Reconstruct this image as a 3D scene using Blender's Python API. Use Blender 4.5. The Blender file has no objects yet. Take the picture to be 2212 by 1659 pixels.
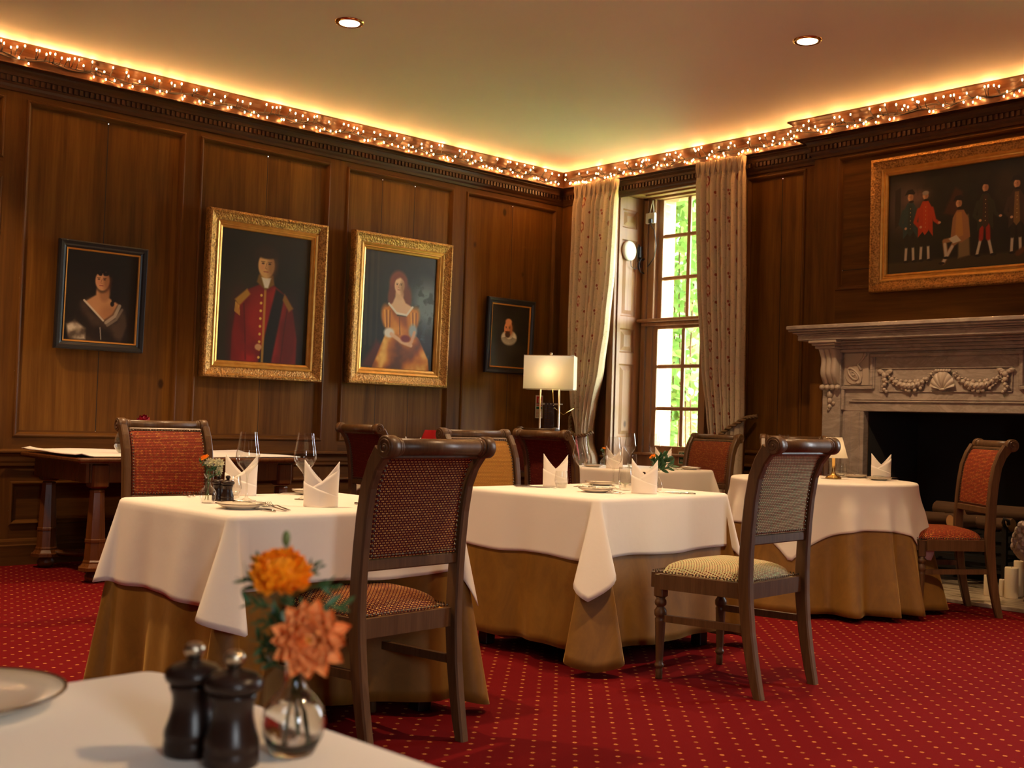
import bpy, math, random
import numpy as np
from mathutils import Vector, Matrix

SC = bpy.context.scene
COL = SC.collection
PI = math.pi
RND = random.Random(11)
XW, YW, ZC = -7.955, 7.851, 3.505          # left wall, back wall, ceiling
YB = 7.70                                   # chimney breast face
XB0, XB1 = -4.99, -2.73                     # chimney breast sides
XR, YF = 2.6, -3.2                          # right and front walls (behind the camera)
WX0, WX1 = -7.21, -6.19                     # opening of the first window

# ------------------------------------------------------------------ mesh builder
class MB:
    def __init__(s):
        s.v = []; s.f = []; s.m = []; s.s = []; s.uv = {}
    def face(s, idx, m=0, sm=False, uv=None):
        if uv is not None: s.uv[len(s.f)] = uv
        s.f.append(tuple(idx)); s.m.append(m); s.s.append(sm)
    def add(s, pts):
        b = len(s.v); s.v += [tuple(p) for p in pts]; return b
    def quad(s, a, b, c, d, m=0, sm=False, uv=None):
        i = s.add([a, b, c, d]); s.face((i, i+1, i+2, i+3), m, sm, uv)
    def box(s, x0, y0, z0, x1, y1, z1, m=0, T=None, c=0.0):
        x0, x1 = min(x0, x1), max(x0, x1); y0, y1 = min(y0, y1), max(y0, y1); z0, z1 = min(z0, z1), max(z0, z1)
        if c > 0:
            c = min(c, (x1-x0)*.45, (y1-y0)*.45, (z1-z0)*.45)
            P = []
            for (zz, q) in ((z0, c), (z0+c, 0), (z1-c, 0), (z1, c)):
                X0, X1, Y0, Y1 = x0+q, x1-q, y0+q, y1-q
                P += [(X0+c, Y0, zz), (X1-c, Y0, zz), (X1, Y0+c, zz), (X1, Y1-c, zz), (X1-c, Y1, zz), (X0+c, Y1, zz), (X0, Y1-c, zz), (X0, Y0+c, zz)]
            if T: P = [T(p) for p in P]
            b = s.add(P)
            for k in range(3):
                for i in range(8):
                    j = (i+1) % 8
                    s.face((b+k*8+i, b+k*8+j, b+k*8+8+j, b+k*8+8+i), m)
            s.face([b+i for i in range(7, -1, -1)], m); s.face([b+24+i for i in range(8)], m)
            return
        P = [(x0, y0, z0), (x1, y0, z0), (x1, y1, z0), (x0, y1, z0), (x0, y0, z1), (x1, y0, z1), (x1, y1, z1), (x0, y1, z1)]
        if T: P = [T(p) for p in P]
        b = s.add(P)
        for q in ((3, 2, 1, 0), (4, 5, 6, 7), (0, 1, 5, 4), (1, 2, 6, 5), (2, 3, 7, 6), (3, 0, 4, 7)):
            s.face([b+i for i in q], m)
    def lathe(s, prof, n=24, c=(0, 0, 0), m=0, sm=True, cap0=True, cap1=True, T=None, mod=None):
        b0 = len(s.v)
        for (r, z) in prof:
            pts = []
            for i in range(n):
                a = 2*PI*i/n
                rr = r*(mod(a, z) if mod else 1)
                p = (c[0]+rr*math.cos(a), c[1]+rr*math.sin(a), c[2]+z)
                pts.append(T(p) if T else p)
            s.add(pts)
        for k in range(len(prof)-1):
            for i in range(n):
                j = (i+1) % n
                s.face((b0+k*n+i, b0+k*n+j, b0+k*n+n+j, b0+k*n+n+i), m, sm)
        if cap0: s.face([b0+i for i in range(n-1, -1, -1)], m)
        if cap1: s.face([b0+(len(prof)-1)*n+i for i in range(n)], m)
    def tube(s, pts, r, n=8, m=0, cap=True, sm=True):
        pts = [Vector(p) for p in pts]; N = len(pts)
        rs = r if isinstance(r, (list, tuple)) else [r]*N
        up = Vector((0, 0, 1)); b0 = len(s.v); prev = None
        for i, p in enumerate(pts):
            t = (pts[min(i+1, N-1)]-pts[max(i-1, 0)])
            t = t.normalized() if t.length > 1e-9 else Vector((0, 0, 1))
            if prev is None:
                a = up if abs(t.dot(up)) < .9 else Vector((1, 0, 0))
                u = t.cross(a).normalized()
            else:
                u = (prev - t*prev.dot(t))
                u = u.normalized() if u.length > 1e-6 else t.cross(up).normalized()
            prev = u; w = t.cross(u)
            s.add([p+(u*math.cos(2*PI*k/n)+w*math.sin(2*PI*k/n))*rs[i] for k in range(n)])
        for i in range(N-1):
            for k in range(n):
                j = (k+1) % n
                s.face((b0+i*n+k, b0+i*n+j, b0+i*n+n+j, b0+i*n+n+k), m, sm)
        if cap:
            s.face([b0+k for k in range(n-1, -1, -1)], m); s.face([b0+(N-1)*n+k for k in range(n)], m)
    def ball(s, c, r, nu=12, nv=8, m=0, sc=(1, 1, 1), T=None, sm=True, fn=None):
        b0 = len(s.v)
        for j in range(1, nv):
            ph = PI*j/nv
            P = []
            for i in range(nu):
                a = 2*PI*i/nu
                d = Vector((math.sin(ph)*math.cos(a), math.sin(ph)*math.sin(a), math.cos(ph)))
                rr = r*(fn(d) if fn else 1)
                p = (c[0]+d.x*rr*sc[0], c[1]+d.y*rr*sc[1], c[2]+d.z*rr*sc[2])
                P.append(T(p) if T else p)
            s.add(P)
        t0 = (c[0], c[1], c[2]+r*sc[2]); t1 = (c[0], c[1], c[2]-r*sc[2])
        a = s.add([T(t0) if T else t0, T(t1) if T else t1])
        for j in range(nv-2):
            for i in range(nu):
                k = (i+1) % nu
                s.face((b0+j*nu+i, b0+j*nu+nu+i, b0+j*nu+nu+k, b0+j*nu+k), m, sm)
        for i in range(nu):
            k = (i+1) % nu
            s.face((a, b0+i, b0+k), m, sm); q = b0+(nv-2)*nu
            s.face((a+1, q+k, q+i), m, sm)
    def prism(s, poly, f0, f1, m=0, sm=False):
        """poly: 2-D points, f0/f1 map a 2-D point to the two end faces"""
        n = len(poly); b = s.add([f0(p) for p in poly]); s.add([f1(p) for p in poly])
        s.face([b+i for i in range(n-1, -1, -1)], m); s.face([b+n+i for i in range(n)], m)
        for i in range(n):
            j = (i+1) % n; s.face((b+i, b+j, b+n+j, b+n+i), m, sm)
    def grid(s, fn, nu, nv, m=0, sm=True, closed=False, uv=None):
        b0 = len(s.v); W = nu if closed else nu+1
        for j in range(nv+1):
            s.add([fn(i/nu, j/nv) for i in range(W)])
        for j in range(nv):
            for i in range(nu):
                k = (i+1) % W
                u = None
                if uv: u = [uv(i/nu, j/nv), uv((i+1)/nu, j/nv), uv((i+1)/nu, (j+1)/nv), uv(i/nu, (j+1)/nv)]
                s.face((b0+j*W+i, b0+j*W+k, b0+j*W+W+k, b0+j*W+W+i), m, sm, u)
    def mesh(s, name, mats, fix=True):
        me = bpy.data.meshes.new(name)
        me.from_pydata(s.v, [], s.f)
        me.polygons.foreach_set('material_index', s.m)
        me.polygons.foreach_set('use_smooth', s.s)
        if s.uv:
            L = me.uv_layers.new(name='UVMap'); arr = np.zeros(len(me.loops)*2, dtype=np.float32)
            for p in me.polygons:
                q = s.uv.get(p.index)
                if q:
                    for k, li in enumerate(p.loop_indices): arr[2*li] = q[k][0]; arr[2*li+1] = q[k][1]
            L.data.foreach_set('uv', arr)
        for mt in (mats if isinstance(mats, (list, tuple)) else [mats]): me.materials.append(mt)
        me.update()
        if fix:
            import bmesh
            bm = bmesh.new(); bm.from_mesh(me); bmesh.ops.recalc_face_normals(bm, faces=bm.faces); bm.to_mesh(me); bm.free()
        return me
    def build(s, name, mats, parent=None, fix=True, loc=None, rot=None):
        return link(name, s.mesh(name, mats, fix), parent, loc, rot)

def link(name, me, parent=None, loc=None, rot=None):
    o = bpy.data.objects.new(name, me); COL.objects.link(o)
    if parent is not None: o.parent = parent
    if loc is not None: o.location = loc
    if rot is not None: o.rotation_euler = rot
    return o
def tag(o, label=None, cat=None, group=None, kind=None):
    if label: o['label'] = label
    if cat: o['category'] = cat
    if group: o['group'] = group
    if kind: o['kind'] = kind
    return o
def thing(name, label, cat, loc=(0, 0, 0), rz=0, group=None):
    o = link(name, None, None, loc, (0, 0, rz)); o.empty_display_size = .05
    return tag(o, label, cat, group)
def dup(root, loc, rz=None, label=None, rot=None):
    r = root.copy(); COL.objects.link(r); r.location = loc
    if rot is not None: r.rotation_euler = rot
    elif rz is not None: r.rotation_euler = (0, 0, rz)
    if label: r['label'] = label
    for ch in list(root.children):
        c = ch.copy(); COL.objects.link(c); c.parent = r
        for g in list(ch.children):
            d = g.copy(); COL.objects.link(d); d.parent = c
    return r
def struct(o): o['kind'] = 'structure'; return o

# ------------------------------------------------------------------ materials
def srgb(r, g, b):
    f = lambda c: c/12.92 if c <= .04045 else ((c+.055)/1.055)**2.4
    return (f(r/255), f(g/255), f(b/255), 1)
class NT:
    def __init__(s, name):
        s.mat = bpy.data.materials.new(name); s.mat.use_nodes = True; s.t = s.mat.node_tree; s.t.nodes.clear()
        s.out = s.n('ShaderNodeOutputMaterial')
    def n(s, typ, ins=None, **kw):
        nd = s.t.nodes.new(typ)
        for k, v in kw.items(): setattr(nd, k, v)
        if ins:
            for k, v in ins.items(): s.set(nd, k, v)
        return nd
    def set(s, nd, k, v):
        sk = nd.inputs[k]
        if isinstance(v, bpy.types.NodeSocket): s.t.links.new(v, sk)
        elif isinstance(v, bpy.types.Node): s.t.links.new(v.outputs[0], sk)
        else:
            if hasattr(sk.default_value, '__len__') and len(sk.default_value) == 4 and len(v) == 3: v = (*v, 1)
            sk.default_value = v
    def math(s, op, a, b=0.0, c=None, clamp=False):
        nd = s.n('ShaderNodeMath', operation=op, use_clamp=clamp); s.set(nd, 0, a); s.set(nd, 1, b)
        if c is not None: s.set(nd, 2, c)
        return nd.outputs[0]
    def mix(s, f, a, b, mode='MIX'):
        nd = s.n('ShaderNodeMix', data_type='RGBA', blend_type=mode)
        s.set(nd, 0, f); s.set(nd, 6, a); s.set(nd, 7, b); return nd.outputs[2]
    def ramp(s, f, stops, interp='LINEAR'):
        nd = s.n('ShaderNodeValToRGB'); s.set(nd, 0, f); e = nd.color_ramp; e.interpolation = interp
        while len(e.elements) < len(stops): e.elements.new(.5)
        for q, (p, c) in zip(e.elements, stops):
            q.position = p; q.color = c if len(c) == 4 else (*c, 1)
        return nd.outputs[0]
    def coord(s, which='Object', scale=(1, 1, 1), loc=(0, 0, 0), rot=(0, 0, 0)):
        tc = s.n('ShaderNodeTexCoord'); mp = s.n('ShaderNodeMapping', {'Vector': tc.outputs[which], 'Scale': scale, 'Location': loc, 'Rotation': rot})
        return mp.outputs[0]
    def noise(s, vec, scale, detail=4, rough=.55, dist=0.0):
        return s.n('ShaderNodeTexNoise', {'Vector': vec, 'Scale': scale, 'Detail': detail, 'Roughness': rough, 'Distortion': dist}).outputs[0]
    def bump(s, h, strength=.3, dist=.01):
        return s.n('ShaderNodeBump', {'Height': h, 'Strength': strength, 'Distance': dist}).outputs[0]
    def bsdf(s, **kw):
        b = s.n('ShaderNodeBsdfPrincipled')
        for k, v in kw.items(): s.set(b, k.replace('_', ' '), v)
        s.t.links.new(b.outputs[0], s.out.inputs[0]); return b
def plain(name, col, rough=.5, metal=0.0, **kw):
    m = NT(name); m.bsdf(Base_Color=col, Roughness=rough, Metallic=metal, **kw); return m.mat
def wood(name, dark, mid, light, axis=2, rough=.42, grain=1.0, boards=True, knots=True, cw=.2, coat=.15, spec=.3):
    m = NT(name)
    sc = [9*grain]*3; sc[axis] = .55*grain
    v = m.coord('Object', tuple(sc))
    n1 = m.noise(v, 1.6, 6, .62, .6)
    sc2 = [60*grain]*3; sc2[axis] = 2.2*grain
    n2 = m.noise(m.coord('Object', tuple(sc2)), 1.0, 3, .6)
    n3 = m.noise(m.coord('Object', (1.3, 1.3, 1.3)), 1.0, 3, .5)
    f = m.math('ADD', m.math('MULTIPLY', n1, .62), m.math('MULTIPLY', n2, .2))
    f = m.math('ADD', f, m.math('MULTIPLY', n3, .22))
    if boards:
        tc = m.n('ShaderNodeTexCoord'); sp = m.n('ShaderNodeSeparateXYZ', {0: tc.outputs['Object']})
        q = m.math('FLOOR', m.math('DIVIDE', m.math('ADD', sp.outputs[0], sp.outputs[1]), cw))
        wn = m.n('ShaderNodeTexWhiteNoise', noise_dimensions='1D'); m.set(wn, 'W', q)
        f = m.math('ADD', f, m.math('MULTIPLY', m.math('SUBTRACT', wn.outputs[0], .5), .16))
    col = m.ramp(f, [(.25, dark), (.5, mid), (.76, light)])
    if knots:
        ks = [3.1]*3; ks[axis] = 1.9
        vo = m.n('ShaderNodeTexVoronoi', {'Vector': m.coord('Object', tuple(ks)), 'Scale': 1.0, 'Randomness': 1.0})
        k = m.ramp(vo.outputs['Distance'], [(.045, (1, 1, 1, 1)), (.085, (0, 0, 0, 1))])
        col = m.mix(m.math('MULTIPLY', k, .8), col, (dark[0]*.35, dark[1]*.3, dark[2]*.3, 1))
    m.bsdf(Base_Color=col, Roughness=m.math('ADD', m.math('MULTIPLY', n2, .2), rough-.1), Normal=m.bump(m.math('ADD', n2, n1), .12, .004),
           Coat_Weight=coat, Coat_Roughness=.25, Specular_IOR_Level=spec)
    return m.mat
M = {}
M['panel'] = wood('pine_panelling', (0.0444, 0.0148, 0.0024), (0.1258, 0.0488, 0.0065), (0.2146, 0.0925, 0.0142), rough=.5, coat=.0, spec=.12)
M['panel_h'] = wood('pine_rails', (0.0370, 0.0126, 0.0024), (0.0925, 0.0340, 0.0053), (0.1628, 0.0651, 0.0107), axis=1, boards=False, knots=False, rough=.5, coat=.0, spec=.12)
M['panel_s'] = wood('pine_stiles', (0.0370, 0.0126, 0.0024), (0.0999, 0.0370, 0.0056), (0.1702, 0.0696, 0.0112), axis=2, boards=False, knots=False, rough=.5, coat=.0, spec=.12)
M['panel_x'] = wood('pine_rails_chimney', (0.0370, 0.0126, 0.0024), (0.0925, 0.0340, 0.0053), (0.1628, 0.0651, 0.0107), axis=0, boards=False, knots=False, rough=.5, coat=.0, spec=.12)
M['cornice'] = wood('cornice_timber', (0.0255, 0.0085, 0.0027), (0.0553, 0.0187, 0.0048), (0.0935, 0.0340, 0.0082), axis=1, boards=False, knots=False, rough=.4)
M['shutter'] = wood('window_pine', (.16, .07, .026), (.3, .15, .062), (.42, .235, .11), boards=False, rough=.5, coat=.05, grain=.8)
M['chairwood'] = wood('chair_walnut', (.042, .019, .007), (.1, .048, .018), (.18, .092, .038), boards=False, knots=False, rough=.4, grain=2.2, coat=.12)
M['tablewood'] = wood('table_mahogany', (0.0382, 0.0110, 0.0027), (0.1020, 0.0314, 0.0061), (0.1700, 0.0595, 0.0122), boards=False, knots=False, rough=.3, grain=1.6, coat=.4)
M['darkwood'] = plain('dark_stained_wood', (.012, .007, .005), .4)
M['black'] = plain('black_plastic', (.012, .012, .013), .35)
M['gap'] = plain('dark_gap', (.006, .003, .002), .8)
M['white_pl'] = plain('white_plastic', (.8, .78, .74), .35)
M['steel'] = plain('polished_steel', (.62, .6, .56), .16, 1.0)
M['brass'] = plain('polished_brass', (.75, .48, .16), .18, 1.0)
M['nickel'] = plain('brushed_nickel', (.55, .45, .32), .3, 1.0)
M['studs'] = plain('bronze_studs', (.16, .12, .08), .28, 1.0)
M['iron'] = plain('wrought_iron', (.018, .016, .014), .55, .6)
M['soot'] = plain('sooty_brick', (.008, .007, .007), .9)
def ceiling_mat():
    m = NT('ceiling_plaster')
    n = m.noise(m.coord('Object', (1, 1, 1)), 2.0, 4)
    m.bsdf(Base_Color=m.mix(n, (.83, .78, .71), (.88, .83, .76)), Roughness=.55, Normal=m.bump(m.noise(m.coord('Object'), 90, 2), .04, .003))
    return m.mat
M['ceiling'] = ceiling_mat()
def carpet_mat():
    m = NT('red_carpet')
    tc = m.n('ShaderNodeTexCoord'); sp = m.n('ShaderNodeSeparateXYZ', {0: tc.outputs['Object']})
    S = .098
    def dots(ox, oy):
        x = m.math('ADD', m.math('DIVIDE', sp.outputs[0], S), ox); y = m.math('ADD', m.math('DIVIDE', sp.outputs[1], S), oy)
        u = m.math('SUBTRACT', m.math('FRACT', x), .5); v = m.math('SUBTRACT', m.math('FRACT', y), .5)
        d = m.math('MAXIMUM', m.math('ABSOLUTE', u), m.math('ABSOLUTE', v))
        a = m.math('LESS_THAN', d, .075)
        # small cross-stitch: drop alternate tufts
        cx = m.math('FLOOR', m.math('MULTIPLY', m.math('ADD', u, .075), 20)); cy = m.math('FLOOR', m.math('MULTIPLY', m.math('ADD', v, .075), 20))
        ch = m.math('MODULO', m.math('ADD', cx, cy), 2)
        return m.math('MULTIPLY', a, m.math('ADD', .45, m.math('MULTIPLY', m.math('ABSOLUTE', ch), .55)))
    d = m.math('MAXIMUM', dots(0, 0), m.math('MULTIPLY', dots(.5, .5), .62))
    n = m.noise(tc.outputs['Object'], 420, 2, .7); n2 = m.noise(tc.outputs['Object'], 2.3, 4, .6)
    base = m.mix(n, (.066, .0022, .0026), (.175, .0056, .007))
    base = m.mix(m.math('MULTIPLY', n2, .35), base, (.09, .003, .004))
    col = m.mix(m.math('MULTIPLY', d, m.math('ADD', .45, m.math('MULTIPLY', n, .6)), clamp=True), base, (.62, .25, .07))
    m.bsdf(Base_Color=col, Roughness=.95, Normal=m.bump(n, .5, .004), Specular_IOR_Level=.05)
    return m.mat
M['carpet'] = carpet_mat()
def linen(name, c, rough=.8, scale=900):
    m = NT(name); n = m.noise(m.coord('Object'), 3.5, 4)
    m.bsdf(Base_Color=m.mix(n, tuple(x*.93 for x in c), c), Roughness=rough, Normal=m.bump(m.noise(m.coord('Object'), 16, 3), .1, .01), Sheen_Weight=.15)
    return m.mat
M['linen'] = linen('white_table_linen', (.84, .76, .66))
M['napkin'] = linen('white_napkin_linen', (.88, .8, .71))
M['gold'] = None
def velvet():
    m = NT('gold_velvet')
    v = m.coord('Object', (3.5, 3.5, 2.2)); n = m.noise(v, 2.0, 7, .68, .8)
    col = m.ramp(n, [(.25, (0.1480, 0.0629, 0.0053)), (.55, (0.2220, 0.0999, 0.0089)), (.8, (0.2812, 0.1332, 0.0142))])
    m.bsdf(Base_Color=col, Roughness=.62, Sheen_Weight=.5, Sheen_Roughness=.35, Sheen_Tint=(.8, .5, .15, 1))
    return m.mat
M['gold'] = velvet()
def weave(name, ground, thread, thread2, pw, pr, zig, dash=.55, rowfill=.5, th2=.0, rough=.75):
    """woven upholstery: rows of short dashes stepping in a zigzag; UV in metres"""
    m = NT(name)
    tc = m.n('ShaderNodeTexCoord'); sp = m.n('ShaderNodeSeparateXYZ', {0: tc.outputs['UV']})
    r = m.math('DIVIDE', sp.outputs[1], pr); row = m.math('FLOOR', r)
    off = m.math('MULTIPLY', m.math('PINGPONG', row, zig), .5) if zig else m.math('MULTIPLY', m.math('MODULO', row, 2), .5)
    u = m.math('FRACT', m.math('ADD', m.math('DIVIDE', sp.outputs[0], pw), off))
    a = m.math('LESS_THAN', u, dash)
    if dash > .5 and zig:                                   # split the dash in two stitches
        a = m.math('MULTIPLY', a, m.math('GREATER_THAN', m.math('ABSOLUTE', m.math('SUBTRACT', u, dash*.5)), .07))
    b = m.math('LESS_THAN', m.math('FRACT', r), rowfill)
    k = m.math('MULTIPLY', a, b)
    cell = m.n('ShaderNodeTexWhiteNoise', noise_dimensions='2D')
    cv = m.n('ShaderNodeCombineXYZ', {0: m.math('FLOOR', m.math('ADD', m.math('DIVIDE', sp.outputs[0], pw), off)), 1: row})
    m.set(cell, 'Vector', cv.outputs[0])
    th = m.mix(m.math('LESS_THAN', cell.outputs[0], th2), thread, thread2)
    th = m.mix(m.math('MULTIPLY', cell.outputs[0], .35), th, tuple(x*.55 for x in thread))
    line = m.math('LESS_THAN', m.math('FRACT', r), .22)
    g = m.mix(m.math('MULTIPLY', line, .5), ground, tuple(x*.35 for x in ground))
    col = m.mix(k, g, th)
    m.bsdf(Base_Color=col, Roughness=rough, Normal=m.bump(m.math('ADD', k, m.math('MULTIPLY', m.math('FRACT', r), .6)), .5, .0025), Specular_IOR_Level=.2)
    return m.mat
M['fab_red'] = weave('red_gold_zigzag_weave', (.085, .006, .004), (.85, .4, .08), (.95, .55, .14), .0165, .0084, 6, .56, .4, .4)
M['fab_cream'] = weave('cream_green_weave', (.17, .034, .014), (.74, .68, .36), (.5, .62, .32), .0125, .0068, 0, .76, .62, .35)
M['fab_stripe'] = weave('russet_ribbed_weave', (.1, .01, .004), (.42, .075, .018), (.5, .17, .03), .014, .0085, 4, .8, .55, .3)
M['fab_ochre'] = weave('ochre_basket_weave', (.25, .1, .012), (.55, .27, .04), (.5, .22, .03), .0125, .0078, 8, .74, .6, .2)
M['fab_dark'] = weave('oxblood_ribbed_weave', (.06, .007, .005), (.2, .022, .014), (.24, .04, .018), .012, .0085, 4, .8, .6, .2)
M['fab_russet'] = weave('russet_checked_weave', (.1, .018, .006), (.32, .07, .02), (.4, .14, .03), .012, .0085, 5, .74, .55, .3)
def marble():
    m = NT('veined_marble')
    v = m.coord('Object', (1, 1, 1), rot=(0, .65, 0))
    w = m.noise(v, 3.0, 6, .6, 2.0)
    ve = m.noise(m.coord('Object', (3.2, 3.2, 9.0), rot=(0, .75, 0)), 1.1, 7, .62, 1.2)
    k = m.ramp(ve, [(.4, (0, 0, 0, 1)), (.52, (1, 1, 1, 1)), (.6, (.1, .1, .1, 1)), (.72, (.6, .6, .6, 1))])
    col = m.mix(w, (.42, .34, .275), (.32, .255, .205))
    col = m.mix(m.math('MULTIPLY', k, .5), col, (.15, .11, .09))
    m.bsdf(Base_Color=col, Roughness=.35, Coat_Weight=.1)
    return m.mat
M['marble'] = marble()
M['carved'] = plain('carved_marble', (.4, .315, .24), .45)
def hearthm():
    m = NT('hearth_marble')
    n = m.noise(m.coord('Object', (1.5, 7, 1)), 2.5, 6, .6, 1.0)
    m.bsdf(Base_Color=m.ramp(n, [(.35, (.24, .17, .1)), (.6, (.52, .42, .29))]), Roughness=.25)
    return m.mat
M['hearth'] = hearthm()
def gilt(name, a, b, rough=.38, bs=60, st=.5):
    m = NT(name)
    v = m.n('ShaderNodeTexVoronoi', {'Vector': m.coord('Object'), 'Scale': bs})
    n = m.noise(m.coord('Object'), 35, 5, .6)
    f = m.math('ADD', m.math('MULTIPLY', v.outputs['Distance'], .5), m.math('MULTIPLY', n, .6))
    m.bsdf(Base_Color=m.ramp(f, [(.25, a), (.7, b)]), Roughness=rough, Metallic=.75, Normal=m.bump(f, st, .01))
    return m.mat
M['gilt'] = gilt('smooth_gilding', (.62, .3, .06), (.72, .38, .09), .33, 20, .05)
M['gilt_orn'] = gilt('ornate_gilding', (.12, .05, .012), (.58, .3, .08), .42, 75, .9)
M['blackframe'] = plain('ebonised_frame', (.012, .012, .014), .35)
M['gilt_slip'] = plain('gilt_slip', (.6, .27, .05), .4, .6)
def thin_glass(name, tint=(.97, .97, .96), amt=1.0):
    m = NT(name)
    lw = m.n('ShaderNodeLayerWeight', {'Blend': .5}); f = m.math('ADD', .04*amt, m.math('MULTIPLY', m.math('POWER', lw.outputs['Facing'], 3.2), .75*amt), clamp=True)
    t = m.n('ShaderNodeBsdfTransparent', {'Color': tint}); g = m.n('ShaderNodeBsdfGlossy', {'Color': (1, 1, 1, 1), 'Roughness': .02})
    mx = m.n('ShaderNodeMixShader', {0: f, 1: t.outputs[0], 2: g.outputs[0]})
    m.t.links.new(mx.outputs[0], m.out.inputs[0]); return m.mat
M['glass'] = thin_glass('wine_glass', (.93, .93, .91), 1.5)
M['pane'] = thin_glass('window_pane', (.97, .98, .97), .6)
M['vglass'] = NT('vase_glass'); M['vglass'].bsdf(Base_Color=(.97, .98, .97, 1), Roughness=.0, Transmission_Weight=1.0, IOR=1.45); M['vglass'] = M['vglass'].mat
M['water'] = NT('water'); M['water'].bsdf(Base_Color=(.97, .96, .93, 1), Roughness=.0, Transmission_Weight=1.0, IOR=1.33); M['water'] = M['water'].mat
M['china'] = plain('glazed_china', (.78, .7, .58), .12)
M['rim'] = plain('brown_rim', (.08, .04, .02), .25)
M['pepper'] = plain('dark_beech_mill', (.02, .009, .006), .3, 0, Specular_IOR_Level=.3)
M['leaf'] = plain('flower_leaf', (.03, .1, .03), .55)
M['stem'] = plain('green_stem', (.09, .16, .05), .55)
M['marigold'] = plain('marigold_petals', (1.0, .36, .004), .6)
M['dahlia'] = plain('peach_petals', (.95, .41, .13), .6)
M['dahlia_c'] = plain('dahlia_centre', (.75, .28, .02), .7)
M['whitepetal'] = plain('cream_petals', (.85, .8, .55), .6)
M['rose'] = plain('crimson_petals', (.32, .004, .02), .5)
M['wax'] = NT('candle_wax'); M['wax'].bsdf(Base_Color=(.72, .6, .4, 1), Roughness=.45, Subsurface_Weight=.2, Subsurface_Radius=(.02, .012, .006)); M['wax'] = M['wax'].mat
M['bark'] = wood('log_bark', (.03, .015, .008), (.09, .045, .02), (.16, .085, .04), axis=0, boards=False, knots=False, rough=.85, coat=0)
M['logend'] = plain('sawn_log_end', (.42, .22, .08), .8)
M['stone'] = NT('carved_stone'); _n = M['stone'].n('ShaderNodeTexVoronoi', {'Vector': M['stone'].coord('Object'), 'Scale': 38.0})
M['stone'].bsdf(Base_Color=(.4, .31, .25, 1), Roughness=.8, Normal=M['stone'].bump(_n.outputs['Distance'], .8, .02)); M['stone'] = M['stone'].mat
def emis(name, col, st):
    m = NT(name); e = m.n('ShaderNodeEmission', {'Color': col, 'Strength': st}); m.t.links.new(e.outputs[0], m.out.inputs[0]); return m.mat
M['bulb'] = emis('fairy_bulb', (1.0, .44, .125, 1), 125.0)
M['lens'] = emis('downlight_lens', (1.0, .78, .5, 1), 22.0)
def shade(name, col, tr=.5):
    m = NT(name); d = m.n('ShaderNodeBsdfDiffuse', {'Color': col}); t = m.n('ShaderNodeBsdfTranslucent', {'Color': col})
    mx = m.n('ShaderNodeMixShader', {0: tr, 1: d.outputs[0], 2: t.outputs[0]}); m.t.links.new(mx.outputs[0], m.out.inputs[0]); return m.mat
M['shade'] = shade('linen_lampshade', (.74, .66, .52, 1))
M['shade_red'] = shade('red_lampshade', (.4, .02, .02, 1), .4)
def curtain_mat():
    m = NT('pomegranate_curtain')
    tc = m.n('ShaderNodeTexCoord'); sp = m.n('ShaderNodeSeparateXYZ', {0: tc.outputs['UV']})
    def cell(px, py, ox, oy):
        x = m.math('ADD', m.math('DIVIDE', sp.outputs[0], px), ox); y = m.math('ADD', m.math('DIVIDE', sp.outputs[1], py), oy)
        u = m.math('MULTIPLY', m.math('SUBTRACT', m.math('FRACT', x), .5), px); v = m.math('MULTIPLY', m.math('SUBTRACT', m.math('FRACT', y), .5), py)
        return u, v
    def disc(u, v, cx, cy, r, ex=1.0):
        a = m.math('SUBTRACT', u, cx); b = m.math('MULTIPLY', m.math('SUBTRACT', v, cy), ex)
        return m.math('SQRT', m.math('ADD', m.math('MULTIPLY', a, a), m.math('MULTIPLY', b, b)))
    u, v = cell(.46, .235, 0, 0)
    d = disc(u, v, 0, 0, 0, .88)
    ring = m.math('MULTIPLY', m.math('LESS_THAN', d, .042), m.math('GREATER_THAN', d, .027))
    ring = m.math('MULTIPLY', ring, m.math('GREATER_THAN', m.math('ABSOLUTE', m.math('ADD', u, m.math('MULTIPLY', v, .3))), .004))
    core = m.math('LESS_THAN', disc(u, v, 0, -.006, 0, 1.3), .015)
    tip = m.math('LESS_THAN', disc(u, v, 0, -.05, 0), .01)
    u2, v2 = cell(.46, .235, .5, .5)
    sp3 = m.math('MAXIMUM', m.math('LESS_THAN', disc(u2, v2, -.016, .011, 0), .0125), m.math('LESS_THAN', disc(u2, v2, .016, .011, 0), .0125))
    sp3 = m.math('MAXIMUM', sp3, m.math('LESS_THAN', disc(u2, v2, 0, -.018, 0), .0125))
    red = m.math('MAXIMUM', m.math('MAXIMUM', ring, tip), sp3)
    nz = m.noise(tc.outputs['UV'], 9, 3, .5, 1.5)
    vine = m.math('LESS_THAN', m.math('ABSOLUTE', m.math('SUBTRACT', nz, .5)), .007)
    n = m.noise(m.coord('UV', (300, 40, 1)), 1.0, 2)
    col = m.mix(n, (.62, .48, .31), (.72, .57, .39))
    col = m.mix(m.math('MULTIPLY', vine, .5), col, (.3, .24, .13))
    col = m.mix(m.math('MULTIPLY', core, .6), col, (.5, .2, .1))
    col = m.mix(m.math('MULTIPLY', red, .9), col, (.3, .035, .025))
    d_ = m.n('ShaderNodeBsdfDiffuse', {'Color': col}); t = m.n('ShaderNodeBsdfTranslucent', {'Color': col})
    mx = m.n('ShaderNodeMixShader', {0: .12, 1: d_.outputs[0], 2: t.outputs[0]}); m.t.links.new(mx.outputs[0], m.out.inputs[0])
    return m.mat
M['curtain'] = curtain_mat()
M['rope'] = plain('bullion_rope', (.2, .11, .04), .6)
M['rope_red'] = plain('red_tassel', (.4, .05, .04), .7)
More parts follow.
